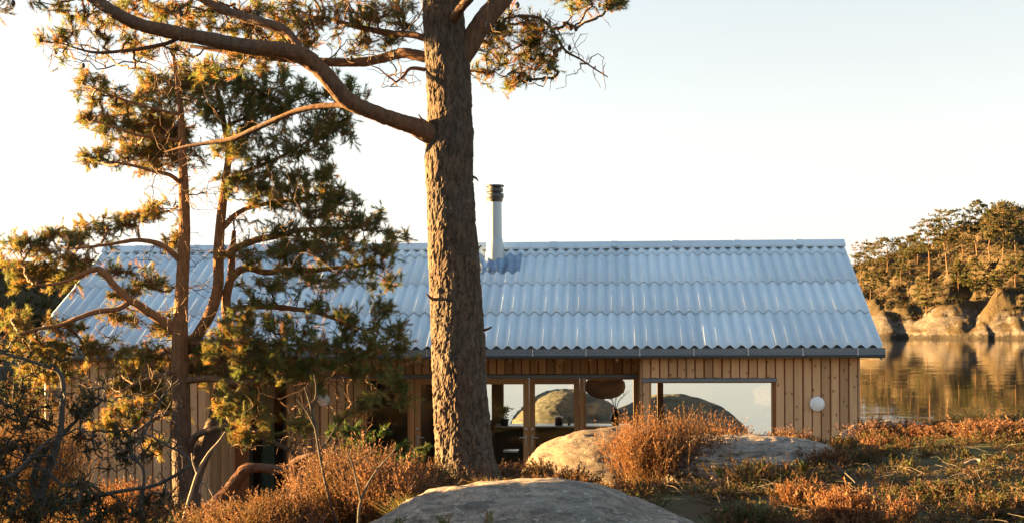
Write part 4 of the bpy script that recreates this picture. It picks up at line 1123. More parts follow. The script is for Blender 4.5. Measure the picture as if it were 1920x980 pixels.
# --- the old pine in the middle: plated trunk
BY = 12.0
TR = [(878, 985, 12.0, 190), (878, 930, 12.0, 150), (876, 895, 12.0, 124), (869, 850, 12.0, 112), (866, 800, 12.0, 109), (861, 720, 12.0, 105), (858, 620, 12.0, 101), (853, 520, 12.0, 98), (848, 420, 12.0, 94), (844, 330, 12.0, 92),
      (845, 260, 12.0, 92), (845, 200, 12.0, 87), (842, 120, 12.0, 86), (835, 40, 12.0, 80), (832, -60, 12.0, 72), (836, -200, 12.05, 64), (840, -420, 12.1, 48), (850, -640, 12.2, 30), (846, -800, 12.2, 10)]
OLIMBS = [
 [(840, 262, 12.0, 50), (806, 249, 11.9, 42), (775, 235, 11.8, 34), (735, 222, 11.7, 31), (690, 205, 11.6, 31), (652, 186, 11.5, 32), (628, 158, 11.4, 33), (602, 128, 11.35, 34), (570, 104, 11.3, 36), (530, 92, 11.25, 32), (470, 86, 11.2, 30), (400, 72, 11.1, 28),
  (330, 58, 11.0, 27), (262, 42, 11.0, 25), (215, 18, 10.9, 23), (175, -8, 10.9, 20), (110, -50, 10.8, 14), (40, -110, 10.8, 6)],
 [(566, 104, 11.3, 22), (556, 80, 11.35, 19), (535, 55, 11.4, 19), (500, 42, 11.4, 19), (455, 28, 11.45, 18), (405, 8, 11.5, 16), (350, -24, 11.5, 12), (280, -60, 11.5, 6)],
 [(830, 108, 12.1, 24), (798, 106, 12.25, 22), (760, 99, 12.35, 20), (728, 106, 12.45, 18), (690, 114, 12.5, 18), (640, 116, 12.6, 17), (590, 113, 12.7, 16), (540, 108, 12.8, 15), (480, 101, 12.9, 14), (420, 92, 13.0, 10), (360, 84, 13.1, 6)],
 [(830, 88, 12.1, 16), (800, 72, 12.2, 14), (770, 64, 12.3, 13), (735, 62, 12.4, 13), (700, 55, 12.5, 12), (660, 46, 12.6, 10), (610, 30, 12.7, 6)],
 [(862, 110, 12.0, 50), (885, 78, 12.0, 44), (906, 45, 12.0, 42), (930, 15, 12.05, 40), (955, -15, 12.1, 38), (1000, -80, 12.2, 32), (1060, -160, 12.3, 22), (1120, -260, 12.4, 10)],
 [(850, 40, 11.9, 22), (868, 14, 11.7, 18), (884, -2, 11.6, 16), (930, -60, 11.4, 10), (980, -110, 11.3, 5)],
 [(700, 207, 11.62, 13), (672, 199, 11.7, 12), (640, 196, 11.8, 11), (600, 198, 11.9, 11), (560, 206, 12.0, 11), (520, 222, 12.1, 11), (480, 240, 12.2, 11), (440, 257, 12.3, 10), (400, 264, 12.4, 8), (350, 272, 12.5, 6), (310, 282, 12.6, 3)],
 [(345, 64, 11.05, 9), (320, 77, 11.1, 8), (280, 86, 11.1, 8), (235, 92, 11.1, 7), (185, 95, 11.1, 6), (150, 88, 11.1, 4), (110, 74, 11.1, 2.5)],
 [(800, 130, 12.05, 8), (772, 128, 12.0, 7), (756, 145, 11.9, 5), (735, 160, 11.9, 3)],
 [(880, 470, 12.0, 7), (893, 466, 11.95, 5), (903, 461, 11.92, 3)],
 [(800, 228, 11.9, 6), (792, 222, 11.85, 4), (787, 214, 11.8, 2)],
 [(885, 330, 12.0, 6), (894, 334, 11.98, 4), (898, 340, 11.97, 2)],
 [(815, 560, 11.85, 7), (806, 556, 11.78, 5), (800, 549, 11.75, 2.5)],
 [(900, 620, 12.0, 8), (914, 616, 11.95, 5), (922, 612, 11.92, 3)],
 [(975, 30, 12.2, 7), (1015, 35, 12.3, 6), (1040, 60, 12.35, 5), (1062, 95, 12.4, 5), (1090, 112, 12.4, 4), (1120, 132, 12.4, 3), (1142, 146, 12.4, 2)],
]
OPADS = [  # top left spray along the great limb
 (95, 15, 35, 14, -1.0), (105, 68, 20, 10, -.9), (140, 52, 28, 14, -.9), (125, 108, 12, 8, -.9), (150, 30, 25, 14, -1.0), (190, 60, 32, 14, -.9), (200, 20, 35, 16, -.8), (255, 15, 45, 20, -.5), (250, 70, 30, 12, -.8), (300, 20, 45, 25, -.3),
 (330, 95, 40, 14, -.4), (360, 35, 50, 25, .2), (420, 40, 50, 28, .4), (410, 110, 40, 14, .6), (470, 10, 50, 25, .2), (475, 62, 45, 18, .5), (530, 25, 50, 25, .5), (590, 20, 50, 25, .4), (600, 65, 45, 20, .6), (650, 20, 50, 25, .3), (655, 75, 40, 15, .7), (700, 15, 45, 20, .4),
 (715, 75, 35, 14, .5), (760, 15, 30, 18, .2), (765, 38, 28, 14, .4), (690, 40, 45, 20, .8), (480, 120, 45, 14, .8), (540, 70, 40, 16, -.2),
 (-20, -40, 70, 30, -1), (120, -60, 80, 35, -.8), (300, -70, 90, 40, 0), (500, -80, 90, 40, .3), (680, -70, 80, 40, .6),
 # right spray
 (935, 45, 35, 22, .3), (985, 50, 45, 30, .5), (930, 95, 35, 25, .6), (980, 105, 50, 28, .7), (1030, 110, 32, 22, .5), (1010, 75, 40, 22, .4), (960, 140, 40, 16, .6), (1040, 60, 20, 14, .4), (915, 140, 25, 16, .7),
 (1090, -5, 40, 14, .8), (1150, 5, 42, 12, .8), (1060, -30, 60, 22, .6), (1180, 8, 22, 10, .8), (900, -60, 80, 40, -.5), (760, -200, 110, 60, 0), (960, -190, 110, 60, .3), (850, -330, 120, 70, 0), (840, -520, 110, 70, 0), (850, -720, 80, 70, .2), (1120, -220, 90, 50, .4)]
def old_bare(rng):
    out = []
    for (a, b, c, d, n, y) in [(1060, 95, 1140, 150, 45, 12.4), (1010, 20, 1120, 70, 26, 12.35), (900, 150, 1030, 165, 30, 12.5), (715, 130, 800, 165, 40, 11.95), (90, 50, 240, 120, 60, 11.1), (240, 100, 330, 160, 22, 11.2), (1080, -10, 1180, 25, 18, 12.8)]:
        px = rng.uniform(a, c, n); py = rng.uniform(b, d, n) if (a, b) != (1060, 95) else b + (px - a) / (c - a) * 45 + rng.normal(0, 16, n)
        out.append(np.stack([at(p, q, y + rng.normal(0, 0.15)) for p, q in zip(px, py)]))
    for (a, b, c, d, n, y) in [(80, -20, 800, 130, 420, 12.0), (900, 10, 1050, 160, 90, 12.5)]:
        out.append(np.stack([at(p, q, yy) for p, q, yy in zip(rng.uniform(a, c, n), rng.uniform(b, d, n), rng.normal(y, 0.6, n))]))
    return np.vstack(out)
old_pine = pine('pine_tree', 'large old pine with thick cracked trunk in front of the house', at(876, 900, 12.0), [], OLIMBS, OPADS, 12.0, 101, bare=0.30, density=20.0, shoots=2, bark_limb='limb_bark',
                tint_k=dict(pb=0.30, po=0.42), extra_bare=old_bare, r_max=0.016, wig=0.10, cones=90, bf=0.3)
def old_trunk():
    Q = np.array([np.append(at(a, b, y), w * 0.475 * y / F) for a, b, y, w in TR])
    S = spline(Q, 0.016)
    V, f = bark_tube(S[:, :3], S[:, 3], 140, 77, np.repeat(np.interp(S[:, 2], [3, 5, 7.5, 10], [0.027, 0.019, 0.013, 0.010]), 140), 0.052, 0.21, 0.40)
    put('trunk', mesh_np('trunk', V - at(876, 900, 12.0), [f], MAT['old_bark'], False, bark_tube.h[:, None] * np.ones((1, 3))), old_pine)
old_trunk()

# --- the slender pines on the left
TWIN = [[(345, 990, 13.0, 66), (344, 945, 13.0, 50), (341, 880, 13.0, 44), (339, 800, 13.0, 41), (339, 720, 13.0, 37), (337, 640, 13.0, 34), (340, 560, 13.0, 29), (345, 480, 13.0, 26), (347, 410, 13.0, 24), (345, 330, 13.0, 20), (343, 260, 13.05, 16), (340, 190, 13.1, 12), (332, 130, 13.1, 9), (325, 80, 13.1, 5)]]
TWIN2 = [[(352, 965, 13.15, 46), (362, 885, 13.2, 40), (385, 830, 13.25, 38), (405, 780, 13.3, 36), (414, 730, 13.3, 34), (420, 680, 13.3, 29), (428, 620, 13.3, 22), (424, 560, 13.3, 20), (432, 522, 13.3, 17), (436, 480, 13.35, 13), (440, 430, 13.4, 8)],
         [(330, 672, 13.05, 24), (345, 655, 13.12, 24), (372, 622, 13.2, 24), (395, 582, 13.2, 24), (409, 535, 13.2, 23), (410, 480, 13.2, 22), (414, 420, 13.2, 20), (422, 350, 13.2, 17), (430, 290, 13.25, 14), (424, 240, 13.3, 12), (414, 190, 13.3, 9), (404, 140, 13.3, 6), (400, 100, 13.3, 4)]]
L1 = [
 [(334, 620, 13.0, 20), (305, 598, 12.95, 18), (270, 575, 12.9, 17), (240, 555, 12.85, 15), (215, 532, 12.8, 14), (198, 510, 12.8, 13), (182, 500, 12.8, 11), (150, 512, 12.75, 8), (110, 527, 12.7, 6), (60, 530, 12.7, 3)],
 [(246, 560, 12.86, 11), (220, 575, 12.8, 10), (180, 580, 12.75, 10), (145, 592, 12.7, 9), (110, 605, 12.7, 8), (70, 612, 12.65, 6), (30, 622, 12.6, 4)],
 [(343, 492, 13.0, 12), (325, 472, 12.95, 11), (300, 455, 12.9, 11), (275, 448, 12.85, 9), (250, 447, 12.8, 8), (200, 455, 12.75, 6), (140, 462, 12.7, 4)],
 [(345, 345, 13.0, 9), (320, 325, 12.9, 8), (290, 318, 12.85, 7), (255, 308, 12.8, 6), (215, 300, 12.75, 4)],
 [(343, 262, 13.05, 7), (300, 255, 12.9, 6), (260, 250, 12.8, 5), (215, 235, 12.7, 4), (175, 222, 12.7, 3)],
 [(340, 212, 13.1, 6), (290, 200, 13.0, 5), (230, 182, 12.9, 4), (175, 160, 12.9, 3)],
 [(318, 770, 12.9, 9), (300, 775, 12.85, 9), (275, 790, 12.7, 7), (255, 805, 12.6, 5)],
 [(338, 712, 13.0, 14), (362, 708, 12.9, 14), (395, 706, 12.85, 13), (418, 712, 12.8, 12), (450, 715, 12.75, 12), (478, 712, 12.7, 11), (497, 700, 12.65, 8), (505, 680, 12.6, 5)],
 [(338, 690, 13.0, 12), (300, 700, 12.8, 8), (260, 712, 12.7, 6), (225, 730, 12.6, 4)],
]
L2 = [
 [(425, 478, 13.3, 15), (445, 462, 13.3, 14), (480, 448, 13.3, 13), (520, 440, 13.3, 12), (560, 430, 13.3, 10), (610, 428, 13.3, 8), (670, 425, 13.25, 5)],
 [(430, 525, 13.3, 15), (448, 505, 13.3, 14), (470, 500, 13.3, 13), (500, 508, 13.3, 12), (540, 503, 13.3, 11), (585, 505, 13.3, 10), (630, 500, 13.3, 7), (690, 495, 13.3, 4)],
 [(430, 578, 13.3, 12), (465, 573, 13.25, 11), (510, 572, 13.2, 11), (555, 577, 13.1, 10), (590, 582, 13.1, 8), (640, 600, 13.0, 6), (700, 625, 13.0, 4)],
 [(418, 425, 13.2, 12), (450, 395, 13.3, 9), (500, 380, 13.4, 8), (560, 372, 13.4, 6), (620, 360, 13.4, 4)],
 [(424, 340, 13.2, 9), (460, 320, 13.3, 8), (510, 300, 13.4, 7), (560, 275, 13.4, 5), (610, 240, 13.4, 3)],
 [(420, 236, 13.3, 7), (460, 220, 13.4, 6), (510, 205, 13.4, 5), (560, 185, 13.4, 4), (600, 170, 13.4, 3)],
 [(415, 720, 13.3, 18), (450, 716, 13.2, 17), (500, 712, 13.1, 16), (560, 700, 13.0, 14), (620, 685, 12.9, 12), (670, 665, 12.9, 9), (720, 645, 12.9, 5)],
 [(350, 850, 13.0, 16), (365, 815, 12.85, 13), (400, 801, 12.75, 13), (435, 796, 12.7, 12), (465, 800, 12.65, 11), (495, 818, 12.6, 11), (530, 835, 12.6, 9), (565, 852, 12.6, 7), (600, 850, 12.6, 4)],
 [(345, 640, 13.1, 9), (400, 640, 13.0, 8), (460, 640, 12.9, 7), (520, 645, 12.8, 6), (580, 640, 12.8, 4)],
]
P1 = [(175, 150, 28, 14, -.2), (148, 147, 14, 10, -.2), (215, 175, 45, 18, -.2), (158, 215, 26, 12, -.3), (205, 220, 40, 18, -.3), (290, 190, 50, 28, 0), (260, 235, 60, 26, -.1), (320, 230, 45, 26, .3), (180, 290, 36, 14, -.3), (235, 280, 50, 20, -.2), (300, 290, 45, 22, 0), (290, 150, 40, 18, .1), (345, 165, 40, 28, .2),
      (22, 452, 26, 10, -.3), (75, 458, 42, 20, -.3), (110, 430, 25, 14, -.3), (150, 440, 42, 22, -.2), (205, 415, 35, 18, -.1), (250, 405, 40, 16, 0), (300, 405, 34, 16, 0), (135, 480, 55, 16, -.2), (40, 505, 45, 20, -.3), (95, 520, 50, 14, -.3), (175, 500, 45, 14, -.2), (230, 505, 35, 14, -.1),
      (280, 530, 30, 16, -.1), (230, 545, 35, 12, -.2), (40, 590, 40, 18, -.3), (105, 610, 50, 14, -.3), (30, 640, 35, 18, -.4), (90, 650, 50, 18, -.4), (160, 640, 40, 12, -.3), (60, 690, 50, 20, -.4), (115, 690, 40, 18, -.4), (190, 655, 35, 10, -.4),
      (300, 655, 55, 18, -.3), (255, 680, 40, 16, -.4), (225, 715, 45, 18, -.4), (280, 715, 45, 20, -.3), (300, 755, 35, 22, -.3), (240, 765, 45, 22, -.4), (215, 790, 35, 16, -.4), (385, 645, 40, 20, -.4), (360, 690, 40, 20, -.4), (455, 690, 40, 16, -.4), (290, 830, 26, 14, -.3), (330, 290, 45, 22, .1), (300, 250, 50, 24, .1), (370, 130, 45, 22, .2), (300, 610, 40, 16, -.2), (215, 590, 40, 12, -.2), (330, 440, 26, 12, 0)]
P2 = [(390, 150, 35, 25, .3), (440, 150, 40, 22, .3), (480, 165, 40, 28, .3), (520, 140, 35, 20, .4), (400, 210, 45, 28, .2), (460, 215, 45, 25, .3), (520, 205, 40, 30, .4), (565, 165, 14, 22, .4), (590, 180, 12, 18, .4), (615, 190, 14, 20, .4), (660, 160, 20, 26, .3), (690, 180, 16, 16, .3), (670, 195, 30, 12, .3), (620, 225, 36, 30, .5),
      (650, 240, 20, 28, .5), (580, 245, 42, 26, .4), (540, 270, 45, 22, .3), (480, 270, 45, 25, .2), (425, 275, 35, 25, -.2), (600, 280, 30, 14, .4), (500, 320, 50, 22, .2), (560, 330, 40, 20, .4), (610, 350, 40, 22, .5), (640, 370, 32, 26, .5), (560, 375, 45, 25, .4), (500, 365, 40, 20, .2), (610, 395, 50, 22, .4),
      (680, 410, 34, 22, .5), (715, 415, 26, 18, .5), (735, 435, 22, 12, .5), (660, 440, 48, 24, .4), (590, 440, 45, 24, .3), (710, 455, 36, 16, .4), (540, 465, 45, 18, .2), (620, 475, 50, 18, .3), (690, 485, 32, 16, .4), (735, 500, 18, 16, .4), (660, 515, 45, 16, .3), (575, 525, 45, 16, .1), (500, 525, 38, 16, 0), (720, 530, 26, 10, .4),
      (460, 590, 36, 16, -.2), (520, 600, 42, 16, -.3), (610, 570, 34, 14, 0), (650, 590, 45, 20, -.2), (715, 580, 30, 18, -.2), (680, 620, 50, 20, -.3), (740, 620, 28, 16, -.3), (720, 655, 46, 16, -.4), (765, 645, 14, 12, -.3), (640, 650, 48, 20, -.4), (575, 630, 48, 22, -.4), (520, 650, 48, 22, -.4), (470, 630, 40, 20, -.4), (430, 610, 34, 20, -.4),
      (430, 660, 40, 20, -.5), (480, 690, 45, 18, -.4), (545, 690, 50, 20, -.3), (610, 695, 48, 18, -.3), (670, 690, 40, 14, -.3), (735, 690, 30, 16, -.3), (700, 745, 44, 14, -.5), (745, 728, 22, 20, -.5), (440, 760, 26, 24, -.4), (475, 760, 26, 24, -.4), (480, 800, 34, 14, -.5), (560, 790, 30, 16, -.5), (650, 770, 30, 12, -.5), (420, 740, 20, 24, -.4), (445, 810, 30, 12, -.5), (470, 345, 40, 18, .2), (520, 425, 45, 22, .3), (465, 475, 36, 16, .2), (480, 560, 36, 14, 0), (555, 490, 45, 18, .3), (440, 340, 28, 16, .3), (600, 320, 30, 18, .5), (520, 180, 50, 26, .3)]
def farther(lists, d=4.0): return [[(a, b, y + d, w_) for a, b, y, w_ in sp] for sp in lists]
TWIN, TWIN2, L1, L2 = (farther(q) for q in (TWIN, TWIN2, L1, L2))
TWIN, TWIN2 = ([[(a, b, y, w_ * 0.86) for a, b, y, w_ in sp] for sp in q] for q in (TWIN, TWIN2))
P1 = [(a, b, c_, d_, y + 0.6) for a, b, c_, d_, y in P1]; P2 = [(a, b, c_, d_, y - 0.4) for a, b, c_, d_, y in P2]
tw_base = at(345, 950, 17.0)
def inner1(rng):
    out = []
    for (a, b, c, d, n) in [(270, 290, 420, 400, 170), (250, 440, 420, 640, 190), (180, 560, 320, 680, 90), (200, 680, 330, 820, 90), (280, 110, 380, 300, 180)]:
        out.append(np.stack([at(p, q, y) for p, q, y in zip(rng.uniform(a, c, n), rng.uniform(b, d, n), rng.normal(17.0, 0.5, n))]))
    return np.vstack(out)
def inner2(rng):
    out = []
    for (a, b, c, d, n) in [(400, 300, 580, 480, 330), (430, 480, 660, 640, 250), (420, 680, 720, 760, 150), (420, 760, 600, 850, 110), (380, 110, 540, 300, 220), (600, 700, 700, 830, 50)]:
        out.append(np.stack([at(p, q, y) for p, q, y in zip(rng.uniform(a, c, n), rng.uniform(b, d, n), rng.normal(17.2, 0.55, n))]))
    return np.vstack(out)
pine('pine_tree', 'slender pine with straight orange trunk and long limbs reaching to the left edge', tw_base, TWIN, L1, P1, 17.0, 202, bare=0.10, density=38.0, shoots=2, tuft=dict(k=44, size=0.074, width=0.0046, shoot=0.13), trunk_bark=(0.009, 0.03, 0.075), extra_bare=inner1, tint_k=dict(pb=0.24, po=0.48), wig=0.09)
pine('pine_tree', 'forked pine leaning right with dense green boughs over the middle of the roof', at(356, 950, 17.15), TWIN2, L2, P2, 17.2, 303, bare=0.12, density=30.0, shoots=2, tuft=dict(k=44, size=0.074, width=0.0046, shoot=0.13), trunk_bark=(0.008, 0.03, 0.07), extra_bare=inner2, tint_k=dict(pb=0.15, po=0.50), wig=0.09)

# fallen pine stem with its elbow
def tube_thing(name, label, cat, specs, mat, seed, amp=0.006, n=14, part=None, cw=0.03, ch=0.06):
    sk = limb_skeleton(specs, 0.02)
    b = sk[0][0][0].copy()
    if len(sk) == 1 and part is None:
        P, r = sk[0]; V, f = bark_tube(P, r, n, seed, amp, cw, ch)
        o = put(name, mesh_np(name, V - b, [f], MAT[mat], True), None, tuple(b)); return tag(o, label, cat)
    t = empty(name, tuple(b))
    for k, (P, r) in enumerate(sk):
        V, f = bark_tube(P, r, n if k == 0 else max(6, n // 2), seed + k, amp, cw, ch)
        put(part[0] if k == 0 else part[1], mesh_np('stem', V - b, [f], MAT[mat], True), t)
    return tag(t, label, cat)
tube_thing('leaning_stem', 'elbow-shaped leaning pine stem low beside the slender pine', 'branch', [[(372, 990, 12.7, 25), (392, 952, 12.6, 24), (425, 917, 12.5, 23), (447, 892, 12.45, 24), (461, 876, 12.42, 21), (490, 874, 12.4, 17), (525, 878, 12.4, 18), (560, 870, 12.4, 15), (600, 856, 12.4, 16), (640, 852, 12.4, 6)],
    [(545, 868, 12.4, 13), (560, 858, 12.35, 12), (585, 850, 12.3, 9), (612, 848, 12.3, 4)]], 'red_bark', 61, 0.020, 40, ('stem', 'limb'))
tube_thing('bare_sapling', 'thin grey bare sapling standing in the heather left of the old pine', 'sapling', [[(640, 1000, 10.6, 6), (622, 955, 10.6, 5.5), (608, 900, 10.6, 5), (598, 850, 10.6, 4.5), (590, 800, 10.6, 4), (582, 760, 10.6, 4), (570, 722, 10.6, 2)], [(590, 800, 10.6, 4), (575, 770, 10.6, 3), (555, 745, 10.6, 2)], [(598, 845, 10.6, 3), (620, 812, 10.6, 2.5), (632, 790, 10.6, 1.5)], [(584, 770, 10.6, 3), (592, 730, 10.6, 2.5), (588, 700, 10.6, 1.5)]], 'grey_bark', 71, 0.001, 8, ('stem', 'twig'))
tube_thing('bare_sapling', 'pale forked bare sapling crossing the heather next to the foreground boulder', 'sapling', [[(670, 1000, 10.0, 6), (672, 950, 10.0, 5.5), (685, 912, 10.0, 4.5), (705, 880, 10.0, 4), (730, 852, 10.0, 3), (742, 838, 10.0, 2)], [(676, 940, 10.0, 5), (668, 905, 10.0, 4), (660, 870, 10.0, 3), (650, 845, 10.0, 2)], [(706, 879, 10.0, 3), (690, 866, 10.0, 2), (682, 850, 10.0, 1.5)]], 'grey_bark', 73, 0.001, 8, ('stem', 'twig'))
tube_thing('bare_sapling', 'pale bare sapling in front of the leaning pine trunk', 'sapling', [[(335, 1000, 11.5, 8), (345, 960, 11.5, 7), (358, 915, 11.5, 6), (370, 880, 11.5, 6), (388, 848, 11.5, 5), (408, 825, 11.5, 4), (421, 806, 11.5, 2)], [(368, 885, 11.5, 4), (360, 862, 11.5, 3), (358, 845, 11.5, 2)], [(372, 920, 11.5, 5), (378, 900, 11.5, 4), (392, 915, 11.5, 3), (400, 935, 11.5, 2)]], 'pale_twig', 75, 0.001, 8, ('stem', 'twig'))

# --- juniper in the bottom left corner
JL = [
 [(60, 985, 9.2, 36), (72, 930, 9.2, 30), (88, 880, 9.2, 26), (104, 835, 9.2, 22), (114, 790, 9.2, 19), (116, 750, 9.2, 17), (118, 715, 9.2, 16), (108, 690, 9.2, 14), (80, 680, 9.2, 11), (45, 668, 9.2, 10), (0, 655, 9.2, 9), (-60, 640, 9.2, 6)],
 [(70, 940, 9.2, 20), (60, 900, 9.25, 18), (75, 850, 9.3, 16), (110, 815, 9.3, 14), (150, 775, 9.3, 11), (180, 755, 9.3, 8), (192, 745, 9.3, 5)],
 [(0, 895, 8.9, 20), (30, 880, 8.9, 17), (60, 850, 8.9, 14), (85, 825, 8.95, 10), (110, 808, 9.0, 7)],
 [(180, 925, 9.0, 14), (230, 915, 9.0, 13), (290, 905, 9.0, 12), (330, 885, 9.0, 11), (352, 870, 9.0, 10), (356, 862, 9.0, 9), (340, 845, 9.0, 8), (310, 830, 9.0, 7), (285, 815, 9.0, 6), (262, 808, 9.0, 4)],
 [(100, 930, 9.1, 8), (110, 900, 9.1, 7), (60, 860, 9.1, 5), (0, 835, 9.1, 4)],
 [(265, 990, 9.1, 16), (262, 940, 9.1, 14), (268, 900, 9.1, 11), (265, 870, 9.1, 9), (240, 850, 9.1, 6)],
 [(10, 755, 9.3, 5), (60, 775, 9.3, 5), (120, 800, 9.3, 4.5), (190, 828, 9.3, 4)],
 [(0, 835, 9.15, 5), (40, 855, 9.15, 5), (95, 855, 9.15, 4)],
 [(190, 920, 9.0, 9), (160, 900, 9.05, 9), (120, 905, 9.1, 7), (80, 880, 9.1, 6), (40, 860, 9.1, 4)],
 [(118, 745, 9.2, 7), (105, 735, 9.2, 7), (96, 728, 9.2, 5)],
]
JP = [(150, 735, 34, 30, .1), (170, 760, 30, 22, .1), (135, 770, 20, 18, .1), (230, 825, 48, 26, 0), (215, 855, 30, 16, 0), (275, 850, 20, 12, 0), (40, 790, 45, 30, 0), (20, 720, 40, 30, .2), (60, 740, 40, 25, .2), (20, 830, 40, 25, 0), (60, 820, 35, 18, 0), (10, 880, 35, 25, -.1), (30, 640, 40, 25, .2), (90, 660, 35, 16, .1),
      (130, 925, 50, 24, -.3), (100, 960, 80, 26, -.4), (40, 960, 60, 30, -.4), (180, 960, 50, 24, -.3), (15, 930, 35, 30, -.3), (230, 955, 30, 22, -.2), (285, 950, 28, 26, -.1), (310, 920, 18, 12, 0), (150, 800, 16, 24, .1), (95, 800, 22, 20, .1), (160, 900, 26, 14, -.2)]
def jun_bare(rng):
    n = 420
    return np.stack([at(p, q, y) for p, q, y in zip(rng.uniform(-20, 350, n), rng.uniform(690, 960, n), rng.normal(9.15, 0.25, n))])
jp = pine('juniper', 'dark gnarled juniper with twisted grey limbs in the bottom left corner', at(62, 985, 9.2), [], JL, JP, 9.2, 404, bare=0.12, density=22.0, bark_limb='grey_bark', tuft=dict(k=40, size=0.026, width=0.0065, shoot=0.10, spread=(0.3, 0.9)),
          tint_k=dict(green=(0.050, 0.060, 0.026), olive=(0.085, 0.072, 0.030), brown=(0.13, 0.07, 0.035), pb=0.32, po=0.36), extra_bare=jun_bare, wig=0.12, up=0.1, limb_w=0.56)
jp['category'] = 'bush'
for o in jp.children:
    if o.name.startswith('twigs'): o.data.materials[0] = MAT['grey_bark']

# --- young pines under the old one
YP = [(640, 806, 24, 14, 0), (665, 822, 26, 14, 0), (700, 812, 18, 12, 0), (695, 840, 30, 14, -.1), (730, 845, 26, 12, 0), (752, 832, 14, 10, 0), (770, 852, 26, 10, .1), (800, 848, 16, 9, .1), (670, 800, 12, 10, .1)]
pine('young_pine', 'low bushy young pine growing left of the old pine trunk', at(700, 900, 12.8), [[(700, 905, 12.8, 8), (698, 880, 12.8, 7), (692, 850, 12.8, 5), (685, 825, 12.8, 3)]], [[(698, 880, 12.8, 6), (740, 865, 12.8, 5), (790, 855, 12.9, 3)]], YP, 12.8, 505, bare=0.05, density=26.0, tuft=dict(k=50, size=0.055, width=0.0052, shoot=0.10),
     tint_k=dict(green=(0.05, 0.10, 0.03), olive=(0.10, 0.12, 0.03), pb=0.03, po=0.3))

# --- pines and bare trees on the far shore
def far_tree(label, px, base_y, top_y, crown_w, seed, crown_from=0.45, kind='pine', shape='flat', group='trees on the far wooded shore', hk='right', lo=None, hi=None, Y=None, green=None, tufts=90, lean=0.0):
    rng = np.random.default_rng(seed)
    if Y is None: p0 = hill_hit(px, base_y, hk, lo, hi)
    else:
        p0 = at(px, base_y, Y); 
    Yd = p0[1]; sc = Yd / F
    Ht = max(2.0, (CZ - (top_y - Y0) * sc) - p0[2])
    W = crown_w * sc * 0.58
    t = empty('pine_tree' if kind == 'pine' else 'bare_tree', tuple(p0 - np.array([0, 0, 0.3])))
    h = np.linspace(0, 1, 9)
    bend = np.cumsum(rng.normal(0, 0.012, (9, 2)), axis=0) * Ht
    bend[:, 0] += lean * Ht * h
    Tk = np.stack([bend[:, 0], bend[:, 1], h * (Ht * 0.96) + 0.0], -1)
    r = (0.011 * Ht + 0.03) * (1 - 0.8 * h)
    V, f = sweep(Tk, r, 7)
    put('trunk', mesh_np('trunk', V, [f], MAT['far_bark'], True), t)
    # foliage layers
    nl = 7; P = []
    for k in range(nl):
        z = crown_from + (1 - crown_from) * (k + 0.6) / nl
        if shape == 'cone': wv = W * (1.05 - 0.85 * (k / (nl - 1)))
        elif shape == 'flat': wv = W * (0.55 + 0.55 * math.sin(math.pi * (0.15 + 0.75 * k / (nl - 1))))
        else: wv = W * math.sin(math.pi * (0.12 + 0.80 * k / (nl - 1)))
        na = max(3, int(tufts / nl / 3.2))
        for j in range(na):
            a = rng.uniform(0, 2 * math.pi); rr_ = wv * rng.uniform(0.45, 1.0)
            c = np.array([np.interp(z, h, Tk[:, 0]) + rr_ * math.cos(a), np.interp(z, h, Tk[:, 1]) + rr_ * math.sin(a), z * Ht + rng.normal(0, 0.02) * Ht + 0.10 * rr_])
            n = rng.integers(2, 6)
            P.append(c + rng.normal(0, 1, (n, 3)) * np.array([0.24, 0.24, 0.055]) * max(0.7, wv * 0.5))
    P = np.vstack(P); P = P[P[:, 2] < Ht * 1.01]
    roots = np.stack([np.interp(np.linspace(0.2, 1, 24), h, Tk[:, k]) for k in range(3)], -1)
    parent, order = grow(roots, np.zeros(len(roots)), P, 0.3)
    V, f, D, cnt = twig_mesh(roots, P, parent, order, rng, 0.012, 0.06, 0.45, 0.12, 3)
    tag(put('branches', mesh_np('branches', V, [f], MAT['far_bark'] if kind == 'pine' else MAT['twig_bark'], True), t), kind='stuff')
    D = norm(D * 0.7 + np.array([0, 0, 0.35]) + rng.normal(0, 0.4, D.shape))
    g = green or (0.055, 0.066, 0.024)
    if kind == 'pine':
        V, f, C = needle_tufts(P, D, rng, 16, 0.46 * rng.uniform(0.7, 1.2, len(P)), 0.115, 0.5, tint_mix(len(P), rng, green=g, olive=(0.095, 0.082, 0.027), brown=(0.12, 0.068, 0.028), pb=0.08, po=0.36), (0.4, 1.5))
        tag(put('crown', mesh_np('crown', V, [f], MAT['needles'], False, C), t), kind='stuff')
    else:
        V, f, C = needle_tufts(P, D, rng, 14, 0.55 * rng.uniform(0.7, 1.2, len(P)), 0.05, 0.4, tint_mix(len(P), rng, green=(0.13, 0.085, 0.05), olive=(0.16, 0.10, 0.055), brown=(0.18, 0.10, 0.05)), (0.2, 1.0))
        tag(put('crown', mesh_np('crown', V, [f], MAT['scrub'], False, C), t), kind='stuff')
    return tag(t, label, 'tree', group)
bark('far_bark', (0.20, 0.105, 0.05), (0.12, 0.06, 0.03), None, scale=0.15)
